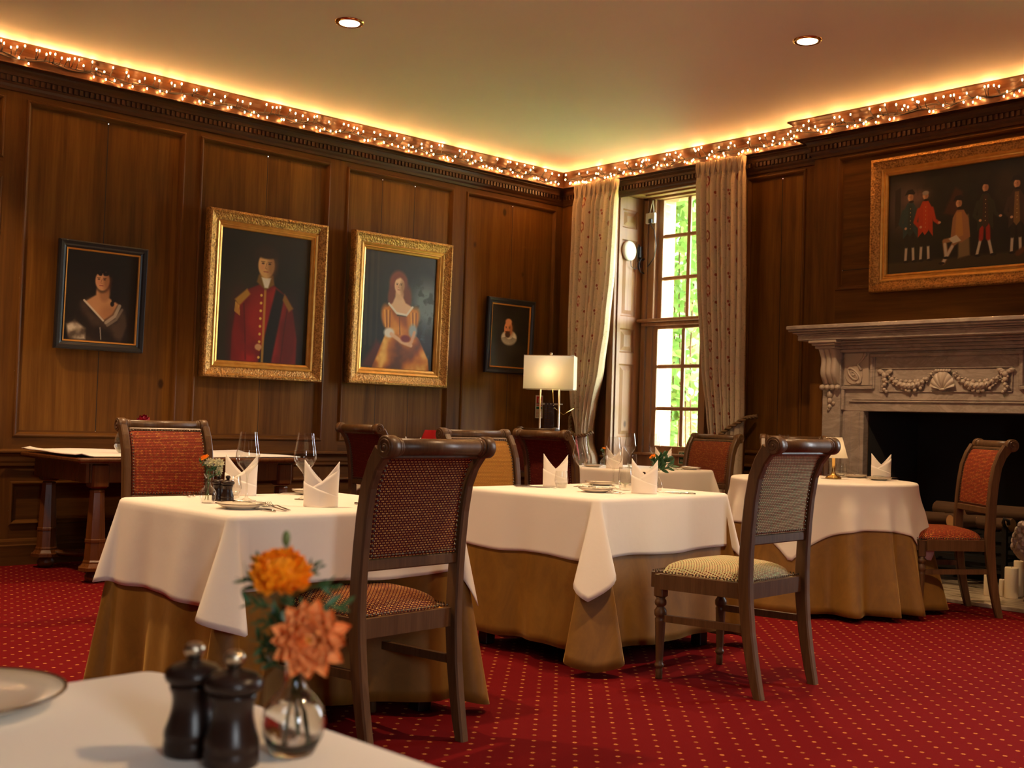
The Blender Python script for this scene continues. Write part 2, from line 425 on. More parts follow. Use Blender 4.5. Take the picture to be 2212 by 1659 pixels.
def brick_mat():
    m = NT('garden_brick')
    tc = m.n('ShaderNodeTexCoord'); sp = m.n('ShaderNodeSeparateXYZ', {0: tc.outputs['Object']})
    cv = m.n('ShaderNodeCombineXYZ', {0: m.math('ADD', sp.outputs[0], sp.outputs[1]), 1: sp.outputs[2]})
    b = m.n('ShaderNodeTexBrick', {'Vector': cv.outputs[0], 'Color1': (.36, .14, .08, 1), 'Color2': (.45, .2, .13, 1), 'Mortar': (.45, .38, .3, 1), 'Scale': 1.0, 'Mortar Size': .006, 'Brick Width': .215, 'Row Height': .072})
    m.bsdf(Base_Color=b.outputs[0], Roughness=.9); return m.mat
M['brick'] = brick_mat()
def leafmat(name, a, b):
    m = NT(name); oi = m.noise(m.coord('Object'), 3.0, 3)
    c = m.mix(oi, a, b)
    d = m.n('ShaderNodeBsdfDiffuse', {'Color': c}); t = m.n('ShaderNodeBsdfTranslucent', {'Color': c}); g = m.n('ShaderNodeBsdfGlossy', {'Color': (.5, .5, .5, 1), 'Roughness': .3})
    mx = m.n('ShaderNodeMixShader', {0: .5, 1: d.outputs[0], 2: t.outputs[0]}); m2 = m.n('ShaderNodeMixShader', {0: .06, 1: mx.outputs[0], 2: g.outputs[0]})
    m.t.links.new(m2.outputs[0], m.out.inputs[0]); return m.mat
M['ivy'] = leafmat('ivy_leaves', (.05, .15, .025), (.3, .5, .12))
M['bush'] = leafmat('shrub_leaves', (.2, .42, .08), (.5, .68, .25))
M['lawn'] = plain('lawn_grass', (.3, .5, .12), .9)
M['bounce_ground'] = plain('pale_bounce_ground', (.62, .56, .45), .9)
def canvas_mat():
    m = NT('oil_paint'); a = m.n('ShaderNodeVertexColor', layer_name='Col')
    m.bsdf(Base_Color=a.outputs[0], Roughness=.42, Normal=m.bump(m.noise(m.coord('Object'), 260, 2), .06, .002)); return m.mat
M['canvas'] = canvas_mat()
M['sign_green'] = plain('sign_green', (.0, .13, .07), .4)
M['sign_cream'] = plain('sign_cream', (.72, .62, .4), .45)
M['sign_red'] = plain('sign_red', (.5, .015, .01), .45)
M['sign_white'] = plain('sign_white', (.8, .74, .6), .45)
M['rooms'] = plain('unseen_wall_panelling', (.1, .035, .009), .5)
# ------------------------------------------------------------------ room shell
PL = lambda u, w, d: (XW+d, u, w)
PB = lambda u, w, d: (u, YW-d, w)
PC = lambda u, w, d: (u, YB-d, w)
def strip(mb, P, u0, u1, w0, w1, m=2):
    mb.quad(P(u0, w0, 0), P(u1, w0, 0), P(u1, w1, 0), P(u0, w1, 0), m)
def panel(mb, P, u0, u1, w0, w1, gaps=(), hg=(), dp=.016, fm=0):
    loops = [(0, 0), (.004, .009), (.013, .012), (.022, .007), (.03, -.004), (.036, -dp), (.048, -dp)]
    R = []
    for a, d in loops:
        R.append([P(u0+a, w0+a, d), P(u1-a, w0+a, d), P(u1-a, w1-a, d), P(u0+a, w1-a, d)])
    for k in range(len(R)-1):
        for i in range(4):
            j = (i+1) % 4
            mb.quad(R[k][i], R[k][j], R[k+1][j], R[k+1][i], 1 if i in (0, 2) else 2)
    a = .048; xs = [u0+a] + sorted(gaps) + [u1-a]; ws = [w0+a] + sorted(hg) + [w1-a]; g = .0028
    for i in range(len(xs)-1):
        for j in range(len(ws)-1):
            A = xs[i]+(g if i else 0); B = xs[i+1]-(g if i < len(xs)-2 else 0)
            E = ws[j]+(g if j else 0); F = ws[j+1]-(g if j < len(ws)-2 else 0)
            mb.quad(P(A, E, -dp), P(B, E, -dp), P(B, F, -dp), P(A, F, -dp), fm)
    for x in gaps: mb.quad(P(x-g*6, w0+a, -dp-.005), P(x+g*6, w0+a, -dp-.005), P(x+g*6, w1-a, -dp-.005), P(x-g*6, w1-a, -dp-.005), 3)
    for w in hg: mb.quad(P(u0+a, w-g*6, -dp-.005), P(u1-a, w-g*6, -dp-.005), P(u1-a, w+g*6, -dp-.005), P(u0+a, w+g*6, -dp-.005), 3)
WM = [M['panel'], M['panel_h'], M['panel_s'], M['gap']]
Z0, Z1, LZ0, LZ1 = .865, 3.169, .268, .565
cols = [(1.36, 2.545), (2.684, 3.853), (3.972, 5.14), (5.303, 6.463), (6.61, 7.768)]
gp = {0: [1.95], 1: [3.262], 2: [4.56], 3: [5.68, 6.03], 4: [7.2]}
mb = MB()
strip(mb, PL, YF, cols[0][0], 0, ZC)
ends = [c[0] for c in cols[1:]] + [YW]
for k, (a, b) in enumerate(cols):
    strip(mb, PL, b, ends[k], 0, ZC)
    strip(mb, PL, a, b, Z1, ZC, 1); strip(mb, PL, a, b, LZ1, Z0, 1); strip(mb, PL, a, b, 0, LZ0, 1)
    panel(mb, PL, a, b, LZ0, LZ1, fm=1)
    if k == 0:
        strip(mb, PL, a, b, 2.62, 2.748, 1); panel(mb, PL, a, b, Z0, 2.62, gp[k]); panel(mb, PL, a, b, 2.748, Z1)
    else: panel(mb, PL, a, b, Z0, Z1, gp[k])
# small rectangular inlay patch at the frieze, left bay
mb.box(XW, 3.0, 3.235, XW+.004, 3.22, 3.262, 2)
struct(mb.build('wall_left', WM, fix=False))
# back wall with the window openings, chimney breast and firebox opening
WT = 3.262
WM2 = [M['panel'], M['panel_x'], M['panel_s'], M['gap']]
mb = MB()
W2 = (-1.53, -.51)
strip(mb, PB, XW, WX0, 0, ZC); strip(mb, PB, WX0, WX1, WT, ZC, 1)
strip(mb, PB, WX1, -5.743, 0, ZC)
for a, b in ((Z1+.024, ZC), (LZ1, Z0), (0, LZ0)): strip(mb, PB, -5.743, -5.162, a, b, 1)
panel(mb, PB, -5.743, -5.162, Z0, Z1+.024, [-5.4]); panel(mb, PB, -5.743, -5.162, LZ0, LZ1, fm=1)
strip(mb, PB, -5.162, XB0, 0, ZC)
mb.quad((XB0, YW, 0), (XB0, YB, 0), (XB0, YB, ZC), (XB0, YW, ZC), 2)
mb.quad((XB1, YB, 0), (XB1, YW, 0), (XB1, YW, ZC), (XB1, YB, ZC), 2)
strip(mb, PC, XB0, -4.785, 1.234, ZC); strip(mb, PC, -2.93, XB1, 1.234, ZC)
strip(mb, PC, -4.785, -2.93, 3.198, ZC, 1); strip(mb, PC, -4.785, -2.93, 1.234, 2.158, 1)
panel(mb, PC, -4.785, -2.93, 2.158, 3.198, hg=[2.315], fm=1)
strip(mb, PC, XB0, -4.478, 0, 1.234); strip(mb, PC, -3.24, XB1, 0, 1.234)
strip(mb, PB, XB1, W2[0], 0, ZC); strip(mb, PB, W2[1], XR, 0, ZC); strip(mb, PB, W2[0], W2[1], WT, ZC, 1)
struct(mb.build('wall_back', WM2, fix=False))
mb = MB()
fx0, fx1, fz, fy = -4.478, -3.24, 1.234, 8.22
mb.quad((fx0, YB, 0), (fx0, YB, fz), (fx0+.12, fy, fz), (fx0+.12, fy, 0)); mb.quad((fx1, YB, 0), (fx1-.12, fy, 0), (fx1-.12, fy, fz), (fx1, YB, fz))
mb.quad((fx0+.12, fy, 0), (fx1-.12, fy, 0), (fx1-.12, fy, fz), (fx0+.12, fy, fz)); mb.quad((fx0, YB, fz), (fx1, YB, fz), (fx1-.12, fy, fz), (fx0+.12, fy, fz))
struct(mb.build('wall_firebox', M['soot'], fix=False))
mb = MB(); mb.quad((XW, YF, 0), (XR, YF, 0), (XR, 8.3, 0), (XW, 8.3, 0)); struct(mb.build('floor', M['carpet'], fix=False))
mb = MB(); mb.box(XW-.05, YF-.05, ZC, XR+.05, YW+.02, ZC+.06); struct(mb.build('ceiling', M['ceiling']))
mb = MB(); RY0, RY1, RZ0, RZ1 = -.45, .25, 1.3, 2.55
for a, b, c, d in ((YF, RY0, 0, ZC), (RY1, YW, 0, ZC), (RY0, RY1, 0, RZ0), (RY0, RY1, RZ1, ZC)): mb.quad((XR, a, c), (XR, a, d), (XR, b, d), (XR, b, c))
struct(mb.build('wall_right', M['rooms'], fix=False))
w3 = struct(link('unseen_window', None)); mb = MB()  # unseen window, added to bring cool daylight onto the nearest table
for y in (RY0, (RY0+RY1)/2-.02, RY1-.06): mb.box(XR-.02, y, RZ0, XR+.06, y+(.04 if y != RY0 and y != RY1-.06 else .06), RZ1)
for z in (RZ0, 1.9, RZ1-.06): mb.box(XR-.02, RY0, z, XR+.05, RY1, z+.05)
mb.build('sash', M['shutter'], w3)
mb = MB(); mb.quad((XW, YF, 0), (XW, YF, ZC), (XR, YF, ZC), (XR, YF, 0)); struct(mb.build('wall_front', M['rooms'], fix=False))

def sweep(mb, path, prof, m=0, closed_ends=True):
    """prof: (out from wall, z) list; path: plan polyline with the room on its right"""
    n = len(path); rows = []
    for i in range(n):
        p = Vector(path[i])
        def nrm(a, b):
            d = (Vector(b)-Vector(a)).normalized(); return Vector((d.y, -d.x))
        if i == 0: q = nrm(path[0], path[1])
        elif i == n-1: q = nrm(path[-2], path[-1])
        else:
            a = nrm(path[i-1], path[i]); b = nrm(path[i], path[i+1]); q = (a+b)/(1+a.dot(b))
        rows.append([(p.x+q.x*d, p.y+q.y*d, z) for d, z in prof])
    k = len(prof); b0 = len(mb.v)
    for r in rows: mb.add(r)
    for i in range(n-1):
        for j in range(k-1):
            mb.face((b0+i*k+j, b0+(i+1)*k+j, b0+(i+1)*k+j+1, b0+i*k+j+1), m)
    if closed_ends:
        mb.face([b0+j for j in range(k)], m); mb.face([b0+(n-1)*k+j for j in range(k-1, -1, -1)], m)
PATH = [(XW, YF), (XW, YW), (XB0, YW), (XB0, YB), (XB1, YB), (XB1, YW), (XR, YW)]
COR = [(.158, ZC), (.158, 3.494), (.148, 3.488), (.128, 3.474), (.108, 3.452), (.1, 3.432), (.1, 3.428), (.116, 3.426), (.116, 3.37), (.122, 3.366), (.122, 3.36), (.07, 3.356),
       (.07, 3.348), (.058, 3.34), (.048, 3.325), (.044, 3.305), (.03, 3.303), (.03, 3.262), (.04, 3.26), (.032, 3.246), (.018, 3.232), (.012, 3.212), (.0, 3.208)]
mb = MB(); sweep(mb, PATH, COR)
def dent(P, a, b):
    u = a
    while u < b:
        mb.box(0, 0, 0, 1, 1, 1, 0, T=lambda p, u=u: P(u+p[0]*.021, 3.264+p[2]*.037, .03+p[1]*.016)); u += .038
dent(PL, 2.3, YW-.05); dent(PB, XW+.05, XB0-.04); dent(PC, XB0-.03, -3.0)
struct(mb.build('trim_1', M['cornice'], fix=False))
DADO = [(0, .785), (.035, .782), (.045, .772), (.045, .762), (.03, .752), (.022, .735), (.022, .705), (.016, .69), (.016, .672), (.006, .664), (0, .655)]
BASE = [(0, .178), (.008, .172), (.016, .158), (.018, .14), (.026, .132), (.026, 0), (0, 0)]
for nm, a in (('trim_2', PATH[:2]+[(WX0-.06, YW)]), ('trim_3', [(WX1+.06, YW), (XB0, YW), (XB0, YB), (-4.86, YB)])):
    mb = MB(); sweep(mb, a, DADO); struct(mb.build(nm, M['panel_h'] if nm == 'trim_2' else M['panel_x'], fix=False))
for nm, a in (('baseboard_left', PATH[:2]+[(WX0-.06, YW)]), ('baseboard_back', [(WX1+.06, YW), (XB0, YW), (XB0, YB), (-4.86, YB)])):
    mb = MB(); sweep(mb, a, BASE); struct(mb.build(nm, M['panel_h'] if nm == 'baseboard_left' else M['panel_x'], fix=False))

# ------------------------------------------------------------------ windows
def window(name, x0, x1):
    r = link(name, None); r['kind'] = 'structure'
    cx = (x0+x1)/2; ys = 8.2; zt, zb = WT, .8
    mb = MB()
    # soffit with a sunk panel, reveals
    mb.box(x0-.03, YW, zt, x1+.03, ys+.16, zt+.05, 0)
    for a, b in ((YW+.0, YW+.075), (ys-.1, ys-.03)): mb.box(x0, a, zt-.016, x1, b, zt, 0)
    for a, b in ((x0, x0+.12), (x1-.12, x1)): mb.box(a, YW+.075, zt-.016, b, ys-.1, zt, 0)
    mb.box(x0-.05, YW, 0, x0-.012, ys+.16, zt, 0); mb.box(x1+.012, YW, 0, x1+.05, ys+.16, zt, 0)
    # pilaster strips at the room face
    mb.box(x0-.07, YW-.022, 0, x0, YW, zt+.0, 0); mb.box(x1, YW-.022, 0, x1+.07, YW, zt, 0)
    mb.build('window_lining', M['shutter'], r)
    for sgn, X in ((1, x0), (-1, x1)):
        mb = MB(); P = lambda u, w, d, X=X, s=sgn: (X-.012*s+s*(.012+d), u, w)
        ya, yb = YW+.03, ys-.015; pa, pb = ya+.04, yb-.055
        rows = [(.96, 1.65), (1.757, 1.988), (2.102, 2.832), (2.942, 3.122)]
        strip(mb, P, ya, pa, .3, zt-.02); strip(mb, P, pb, yb, .3, zt-.02)
        zz = [.3]+[q for rw in rows for q in rw]+[zt-.02]
        for k in range(0, len(zz), 2): strip(mb, P, pa, pb, zz[k], zz[k+1], 1)
        for a, b in rows:
            L = [(0, 0), (.012, -.012), (.022, -.013), (.06, -.002)]
            Rg = [[P(pa+q, a+q, d), P(pb-q, a+q, d), P(pb-q, b-q, d), P(pa+q, b-q, d)] for q, d in L]
            for k in range(3):
                for i in range(4):
                    j = (i+1) % 4; mb.quad(Rg[k][i], Rg[k][j], Rg[k+1][j], Rg[k+1][i], 0)
            mb.quad(*Rg[3], 0)
        mb.quad(P(ya, .3, 0), P(ya, zt-.02, 0), P(ya, zt-.02, -.03), P(ya, .3, -.03), 0)
        mb.build('shutter', [M['shutter']]*3, r, fix=False)
    mb = MB()
    for s, X in ((1, x0), (-1, x1)):
        a = X+s*.012
        mb.box(a, ys, .3, a+s*.055, ys+.1, zt, 0, c=.004)
        mb.box(a+s*.062, ys+.012, .3, a+s*.135, ys+.11, zt, 0, c=.004)
    mb.box(x0, ys, zt-.03, x1, ys+.11, zt, 0)
    mb.build('window_frame', M['shutter'], r)
    mb = MB()
    mb.box(x0+.012, ys-.07, 2.055, x1-.012, ys+.06, 2.085, 0, c=.008)
    mb.box(x0+.03, ys-.02, 2.02, x1-.03, ys+.05, 2.055, 0, c=.006)
    mb.build('meeting_ledge', M['shutter'], r)
    gx0, gx1 = x0+.205, x1-.205
    def sash(y, za, zb_, bars, top, bot):
        mb = MB()
        mb.box(gx0-.055, y, za-bot, gx0, y+.04, zb_+top, 0, c=.005); mb.box(gx1, y, za-bot, gx1+.055, y+.04, zb_+top, 0, c=.005)
        mb.box(gx0, y, za-bot, gx1, y+.04, za, 0, c=.005); mb.box(gx0, y, zb_, gx1, y+.04, zb_+top, 0, c=.005)
        for X in (cx,): mb.box(X-.019, y+.002, za, X+.019, y+.036, zb_, 0, c=.008)
        for z in bars: mb.box(gx0, y+.004, z-.018, gx1, y+.034, z+.018, 0, c=.008)
        s = mb.build('sash', M['shutter'], r)
        g = MB(); g.quad((gx0-.005, y+.02, za-.005), (gx1+.005, y+.02, za-.005), (gx1+.005, y+.02, zb_+.005), (gx0-.005, y+.02, zb_+.005))
        g.build('window_glass', M['pane'], s, fix=False)
    sash(ys+.065, 2.1, 3.225, [2.474, 2.876], .04, .04)
    sash(ys+.02, .892, 1.99, [1.24, 1.636], .045, .07)
    mb = MB()
    mb.box(x0, ys-.015, 0, x1, ys+.05, .815, 0); mb.box(x0, ys-.045, .795, x1, ys+.12, .822, 0, c=.006)
    mb.build('window_sill', M['shutter'], r)
    mb = MB()   # brick jamb of the outside wall
    for a, b in ((x0-1.2, x0+.06), (x1-.06, x1+1.2)): mb.box(a, ys+.14, -.6, b, ys+.42, 4.4)
    mb.box(x0+.06, ys+.14, zt+.02, x1-.06, ys+.42, 4.4); mb.box(x0+.06, ys+.14, -.6, x1-.06, ys+.42, .8)
    mb.build('brick_surround', M['brick'], r)
    return r
window('window_1', WX0, WX1)
window('window_2', *W2)
# outdoors
mb = MB(); mb.quad((-40, 8.64, -.6), (25, 8.64, -.6), (25, 45, -.6), (-40, 45, -.6)); struct(mb.build('garden_lawn', M['lawn'], fix=False))
mb = MB(); mb.box(-16, 8.6, -.6, 8, 11.2, -.57); struct(mb.build('bounce_terrace', M['bounce_ground']))  # pale ground added outside the windows to bounce sunlight up to the ceiling
mb = MB(); mb.box(-14, 8.36, -.6, WX0-1.2, 8.6, 6); mb.box(WX1+1.2, 8.36, -.6, W2[0]-1.2, 8.6, 6); mb.box(W2[1]+1.2, 8.36, -.6, 8, 8.6, 6)
mb.box(-14, 8.36, 4.4, 8, 8.6, 7); struct(mb.build('wall_garden', M['brick']))
def foliage(mb, n, fn, size, rnd, m=0):
    for _ in range(n):
        p, nn = fn(rnd)
        nn = Vector(nn)+Vector((rnd.gauss(0, .5), rnd.gauss(0, .5), rnd.gauss(0, .5))); nn.normalize()
        t = nn.cross(Vector((rnd.gauss(0, 1), rnd.gauss(0, 1), rnd.gauss(0, 1)))).normalized(); b = nn.cross(t)
        s = size*rnd.uniform(.6, 1.3); p = Vector(p)
        q = [p-t*s*.5, p+b*s*.34-t*s*.12, p+b*s*.26+t*s*.3, p+t*s*.66, p-b*s*.26+t*s*.3, p-b*s*.34-t*s*.12]
        i = mb.add(q); mb.face((i, i+1, i+2, i+3), m); mb.face((i, i+3, i+4, i+5), m)
rn = random.Random(5)
mb = MB()
def ivy(r):
    z = r.uniform(-.3, 4.4); w = (.85 if z > 2 else .5)+.2*math.sin(z*5)
    x = -7.92+r.random()**1.2*w+(.0 if z > 1 else 0)
    return (x, r.uniform(9.0, 9.45), z), (.6, -.7, .25)
foliage(mb, 3000, ivy, .1, rn)
def ivy2(r):
    z = 4.3-abs(r.gauss(0, .5)); return (r.uniform(-8.2, -5.6), r.uniform(8.75, 9.3), z), (.2, -.8, .2)
foliage(mb, 420, ivy2, .11, rn)
iv = mb.build('climbing_ivy', M['ivy'], fix=False); tag(iv, 'bright green ivy climbing the brick wall seen through the left panes of the window', 'climber')
mb = MB()
for k in range(7): mb.tube([(-7.9+.09*k+.03*math.sin(k+z), 9.2, z*.5-.6) for z in range(11)], .008, 5)
mb.build('stem', M['bark'], iv)
def bush(name, label, c, rad, n, size, cat, mat='bush', trunk=None):
    mb = MB()
    def fn(r):
        d = Vector((r.gauss(0, 1), r.gauss(0, 1), r.gauss(0, 1))).normalized(); q = r.uniform(.72, 1.05)
        return (c[0]+d.x*rad[0]*q, c[1]+d.y*rad[1]*q, c[2]+d.z*rad[2]*q), d
    foliage(mb, n, fn, size, random.Random(int(c[0]*13+c[1])))
    o = mb.build(name, M[mat], fix=False); tag(o, label, cat, 'shrubs and trees in the garden')
    mb = MB(); mb.tube([(c[0], c[1], -.6), (c[0]+.05, c[1], c[2])], [rad[0]*.09, rad[0]*.05], 8); mb.build('trunk', M['bark'], o)
bush('garden_shrub', 'pale green leafy shrub low outside the right-hand bottom panes of the window', (-9.7, 12.2, .55), (1.2, .9, 1.05), 1500, .16, 'shrub')
bush('garden_tree', 'light green tree behind the shrub, seen through the upper right panes', (-11.3, 14.0, 4.0), (2.2, 1.4, 3.0), 1700, .3, 'tree')
bush('garden_tree', 'tree with yellowish leaves seen through the middle left panes past the ivy', (-15.3, 18.6, 2.4), (2.4, 1.6, 2.8), 1500, .28, 'tree', 'ivy')
# ------------------------------------------------------------------ chairs
PROF = [(-.29, 0, .020), (-.272, .07, .0225), (-.255, .15, .0245), (-.238, .25, .026), (-.226, .36, .028), (-.222, .46, .028), (-.225, .56, .027), (-.231, .66, .0265), (-.241, .76, .026), (-.257, .85, .026), (-.284, .915, .027), (-.318, .962, .03)]
SCR = (-.345, .976, .036)
def prof_at(z):
    for (a, b) in zip(PROF, PROF[1:]):
        if a[1] <= z <= b[1]:
            t = (z-a[1])/(b[1]-a[1]); return a[0]+(b[0]-a[0])*t
    return PROF[-1][0]
def stile_mesh(sx):
    mb = MB(); n = len(PROF); w = .0185
    rows = []
    for i, (y, z, h) in enumerate(PROF):
        a = PROF[max(i-1, 0)]; b = PROF[min(i+1, n-1)]
        t = Vector((b[0]-a[0], b[1]-a[1])).normalized(); nv = Vector((t.y, -t.x))
        xc = sx*(.216+.012*min(1, z/.5))
        f = (y+nv.x*h, z+nv.y*h if i else 0); g = (y-nv.x*h, z-nv.y*h if i else 0); e = .006
        rows.append([(xc-w, f[0]-e*nv.x, f[1]-(e*nv.y if i else 0)), (xc-w+e, f[0], f[1]), (xc+w-e, f[0], f[1]), (xc+w, f[0]-e*nv.x, f[1]-(e*nv.y if i else 0)),
                     (xc+w, g[0]+e*nv.x, g[1]+(e*nv.y if i else 0)), (xc+w-e, g[0], g[1]), (xc-w+e, g[0], g[1]), (xc-w, g[0]+e*nv.x, g[1]+(e*nv.y if i else 0))])
    b0 = len(mb.v)
    for r in rows: mb.add(r)
    for i in range(n-1):
        for k in range(8):
            j = (k+1) % 8; mb.face((b0+i*8+k, b0+i*8+j, b0+i*8+8+j, b0+i*8+8+k))
    mb.face([b0+k for k in range(8)]); mb.face([b0+(n-1)*8+k for k in range(8)])
    # scroll
    X0, X1 = sx*.205, sx*.249
    lo, hi = min(X0, X1), max(X0, X1)
    T = lambda p: (p[2], SCR[0]+p[0], SCR[1]+p[1])
    mb.lathe([(.032, lo), (.036, lo+.004), (.036, hi-.004), (.032, hi)], 24, T=T)
    # raised spiral on the outer face and rings on the inner side
    xo = sx*.249
    sp = [(xo, SCR[0]+(.029-.0235*t)*math.cos(-2.2+t*10.5*(-1)), SCR[1]+(.029-.0235*t)*math.sin(-2.2-t*10.5)) for t in [k/40 for k in range(41)]]
    mb.tube(sp, .0028, 5)
    mb.ball((xo, SCR[0], SCR[1]), .006, 8, 6)
    for q, r in ((.198, .031), (.187, .028)):
        c = sx*q; mb.lathe([(.024, c-.006), (r, c-.004), (r, c+.004), (.024, c+.006)], 24, T=T)
    return mb
_mc = {}
def cached(key, fn):
    if key not in _mc: _mc[key] = fn()
    return _mc[key]
def seat_half(y):   # half width of the seat at y (front .215, back -.215)
    t = (y+.215)/.43; return .205+.055*t
def seat_mesh(fab):
    mb = MB(); N = 26
    def fn(u, v):
        a = 2*PI*u
        if v < .0001: pass
        # superellipse footprint
        ca, sa = math.cos(a), math.sin(a); p = 5.0
        r = (abs(ca)**p+abs(sa)**p)**(-1/p)
        k = min(1, v/.8) if v < .8 else 1
        y = .218*r*sa*(1-k*0) ; 
        rad = 1-v
        yy = -.0+.218*r*sa*rad; xx = seat_half(.218*r*sa)*r*ca*rad
        hgt = .435+.062*(1-rad**3.2)**.55
        return (xx, yy, hgt)
    mb.grid(fn, 64, 14, closed=True, uv=lambda u, v: (0, 0))
    # planar UVs
    for fi, f in enumerate(mb.f): mb.uv[fi] = [(mb.v[i][0]+1, mb.v[i][1]+mb.v[i][2]*.9+1) for i in f]
    b = mb.add([(seat_half(y)*s, y, .428) for s, y in ((-1, -.2), (1, -.2), (1, .2), (-1, .2))]); mb.face((b, b+3, b+2, b+1))
    return mb.mesh('seat', M[fab], fix=False)
def back_mesh(fab):
    mb = MB()
    zs = [.622+(.945-.622)*k/16 for k in range(17)]
    def fn(side):
        def g(u, v):
            z = .622+(.957-.622)*v; y = prof_at(z); x = -.2+.4*u
            bulge = .011*math.sin(PI*u)**.5*math.sin(PI*min(max(v, .0), 1))**.5
            return (x, y+side*(.013+bulge), z)
        return g
    mb.grid(fn(1), 10, 18, uv=lambda u, v: (.4*u+1, v*.36+1)); mb.grid(fn(-1), 10, 18, uv=lambda u, v: (.4*u+1, v*.36+1))
    def edge(x):
        def g(u, v):
            z = .622+(.957-.622)*v; return (x, prof_at(z)-.013+.026*u, z)
        return g
    for x in (-.2, .2): mb.grid(edge(x), 1, 18, uv=lambda u, v: (.02*u+1, v*.36+1))
    return mb.mesh('backrest', M[fab], fix=False)
def stud(mb, p, n, r=.0052):
    n = Vector(n).normalized(); a = n.orthogonal().normalized(); b = n.cross(a); p = Vector(p)
    i0 = mb.add([p+(a*math.cos(k*PI/3)+b*math.sin(k*PI/3))*r for k in range(6)]); mb.add([p+n*r*.35+(a*math.cos(k*PI/3)+b*math.sin(k*PI/3))*r*.75 for k in range(6)]); t = mb.add([p+n*r*.6])
    for k in range(6):
        j = (k+1) % 6
        mb.face((i0+k, i0+j, i0+6+j, i0+6+k), 0, True); mb.face((i0+6+k, i0+6+j, t), 0, True)
def studs_mesh():
    mb = MB(); st = .0155
    for side in (1, -1):
        y0 = side
        n = int(.39/st)
        for k in range(n+1):
            x = -.195+.39*k/n
            for z in ((.63, .95) if side > 0 else (.63,)):
                stud(mb, (x, prof_at(z)+side*.0165, z), (0, side, 0))
        n = int(.32/st)
        for k in range(n+1):
            z = .632+.315*k/n
            for x in (-.194, .194): stud(mb, (x, prof_at(z)+side*.0165, z), (0, side, .2))
    # seat
    def rail(p, q, nn):
        L = (Vector(q)-Vector(p)).length; n = int(L/st)
        for k in range(n+1):
            stud(mb, Vector(p).lerp(Vector(q), k/n), nn)
    h0, h1 = seat_half(-.2), seat_half(.215)
    rail((-h1+.01, .2205, .442), (h1-.01, .2205, .442), (0, 1, 0)); rail((-h0+.01, -.2185, .442), (h0-.01, -.2185, .442), (0, -1, 0))
    rail((-h0-.0005, -.19, .442), (-h1-.0005, .2, .442), (-1, 0, 0)); rail((h0+.0005, -.19, .442), (h1+.0005, .2, .442), (1, 0, 0))
    return mb.mesh('nail_trim', M['studs'], fix=False)
def leg_mesh(sx):
    mb = MB(); c = (sx*.232, .19, 0)
    mb.box(c[0]-.023, c[1]-.023, .335, c[0]+.023, c[1]+.023, .43, c=.004)
    P = [(.012, .0), (.0155, .004), (.0145, .04), (.0135, .045), (.019, .05), (.021, .056), (.019, .062), (.0145, .068), (.016, .08), (.0225, .235), (.0235, .245), (.019, .252), (.025, .258), (.027, .266), (.0265, .28), (.018, .292), (.0165, .297), (.024, .303), (.026, .312), (.024, .321), (.018, .327), (.021, .336)]
    mb.lathe(P, 24, c, mod=lambda a, z: (1-.07*max(0, math.cos(8*a))) if .078 < z < .24 else 1)
    return mb.mesh('leg', M['chairwood'])
def apron_mesh():
    mb = MB(); h0, h1 = seat_half(-.2), seat_half(.2)
    def bar(p, q, th):
        p, q = Vector(p), Vector(q); d = (q-p).normalized(); n = Vector((d.y, -d.x))
        for (za, zb, o) in ((.372, .392, .0), (.392, .397, -.003), (.397, .434, .002)):
            pts = [p+n*o, q+n*o, q-n*th, p-n*th]
            mb.prism([(v.x, v.y) for v in pts], lambda w, za=za: (w[0], w[1], za), lambda w, zb=zb: (w[0], w[1], zb))
    bar((-h0+.006, -.214), (h0-.006, -.214), .02) if False else None
    bar((h1-.012, .213), (-h1+.012, .213), -.02); bar((-h0+.005, -.213), (h0-.005, -.213), -.02)
    bar((-h1+.002, .17), (-h0+.003, -.205), -.02); bar((h0-.003, -.205), (h1-.002, .17), -.02)
    return mb.mesh('seat_rail', M['chairwood'])
def roll_mesh():
    mb = MB(); T = lambda p: (p[2], SCR[0]+p[0], SCR[1]+p[1])
    mb.lathe([(.0265, -.21), (.0265, .21)], 28, T=T)
    mb.box(-.205, SCR[0]+.004, .937, .205, SCR[0]+.052, .964, c=.006)
    return mb.mesh('top_rail', M['chairwood'])
def backrail_mesh():
    mb = MB(); mb.box(-.212, -.243, .583, .212, -.207, .62, c=.004); return mb.mesh('back_rail', M['chairwood'])
def stretcher_mesh(sx):
    mb = MB(); mb.prism([(-.011, -.0), (.011, 0), (.011, .028), (-.011, .028)], lambda p: (sx*.229+p[0], .178, .235+p[1]), lambda p: (sx*.221+p[0], -.232, .245+p[1])); return mb.mesh('stretcher', M['chairwood'])
def make_chair(label, fab, loc, rz, group=None):
    """origin: floor under the seat, facing +y"""
    t = thing('dining_chair', label, 'chair', (loc[0], loc[1], 0), rz, group)
    link('seat', cached(('seat', fab), lambda: seat_mesh(fab)), t)
    link('backrest', cached(('back', fab), lambda: back_mesh(fab)), t)
    link('nail_trim', cached('studs', studs_mesh), t)
    for s in (-1, 1):
        link('back_post', cached(('post', s), lambda: stile_mesh(s).mesh('back_post', M['chairwood'])), t)
        link('leg', cached(('leg', s), lambda: leg_mesh(s)), t)
        link('stretcher', cached(('str', s), lambda: stretcher_mesh(s)), t)
    link('seat_rail', cached('apron', apron_mesh), t); link('top_rail', cached('roll', roll_mesh), t); link('back_rail', cached('brail', backrail_mesh), t)
    return t
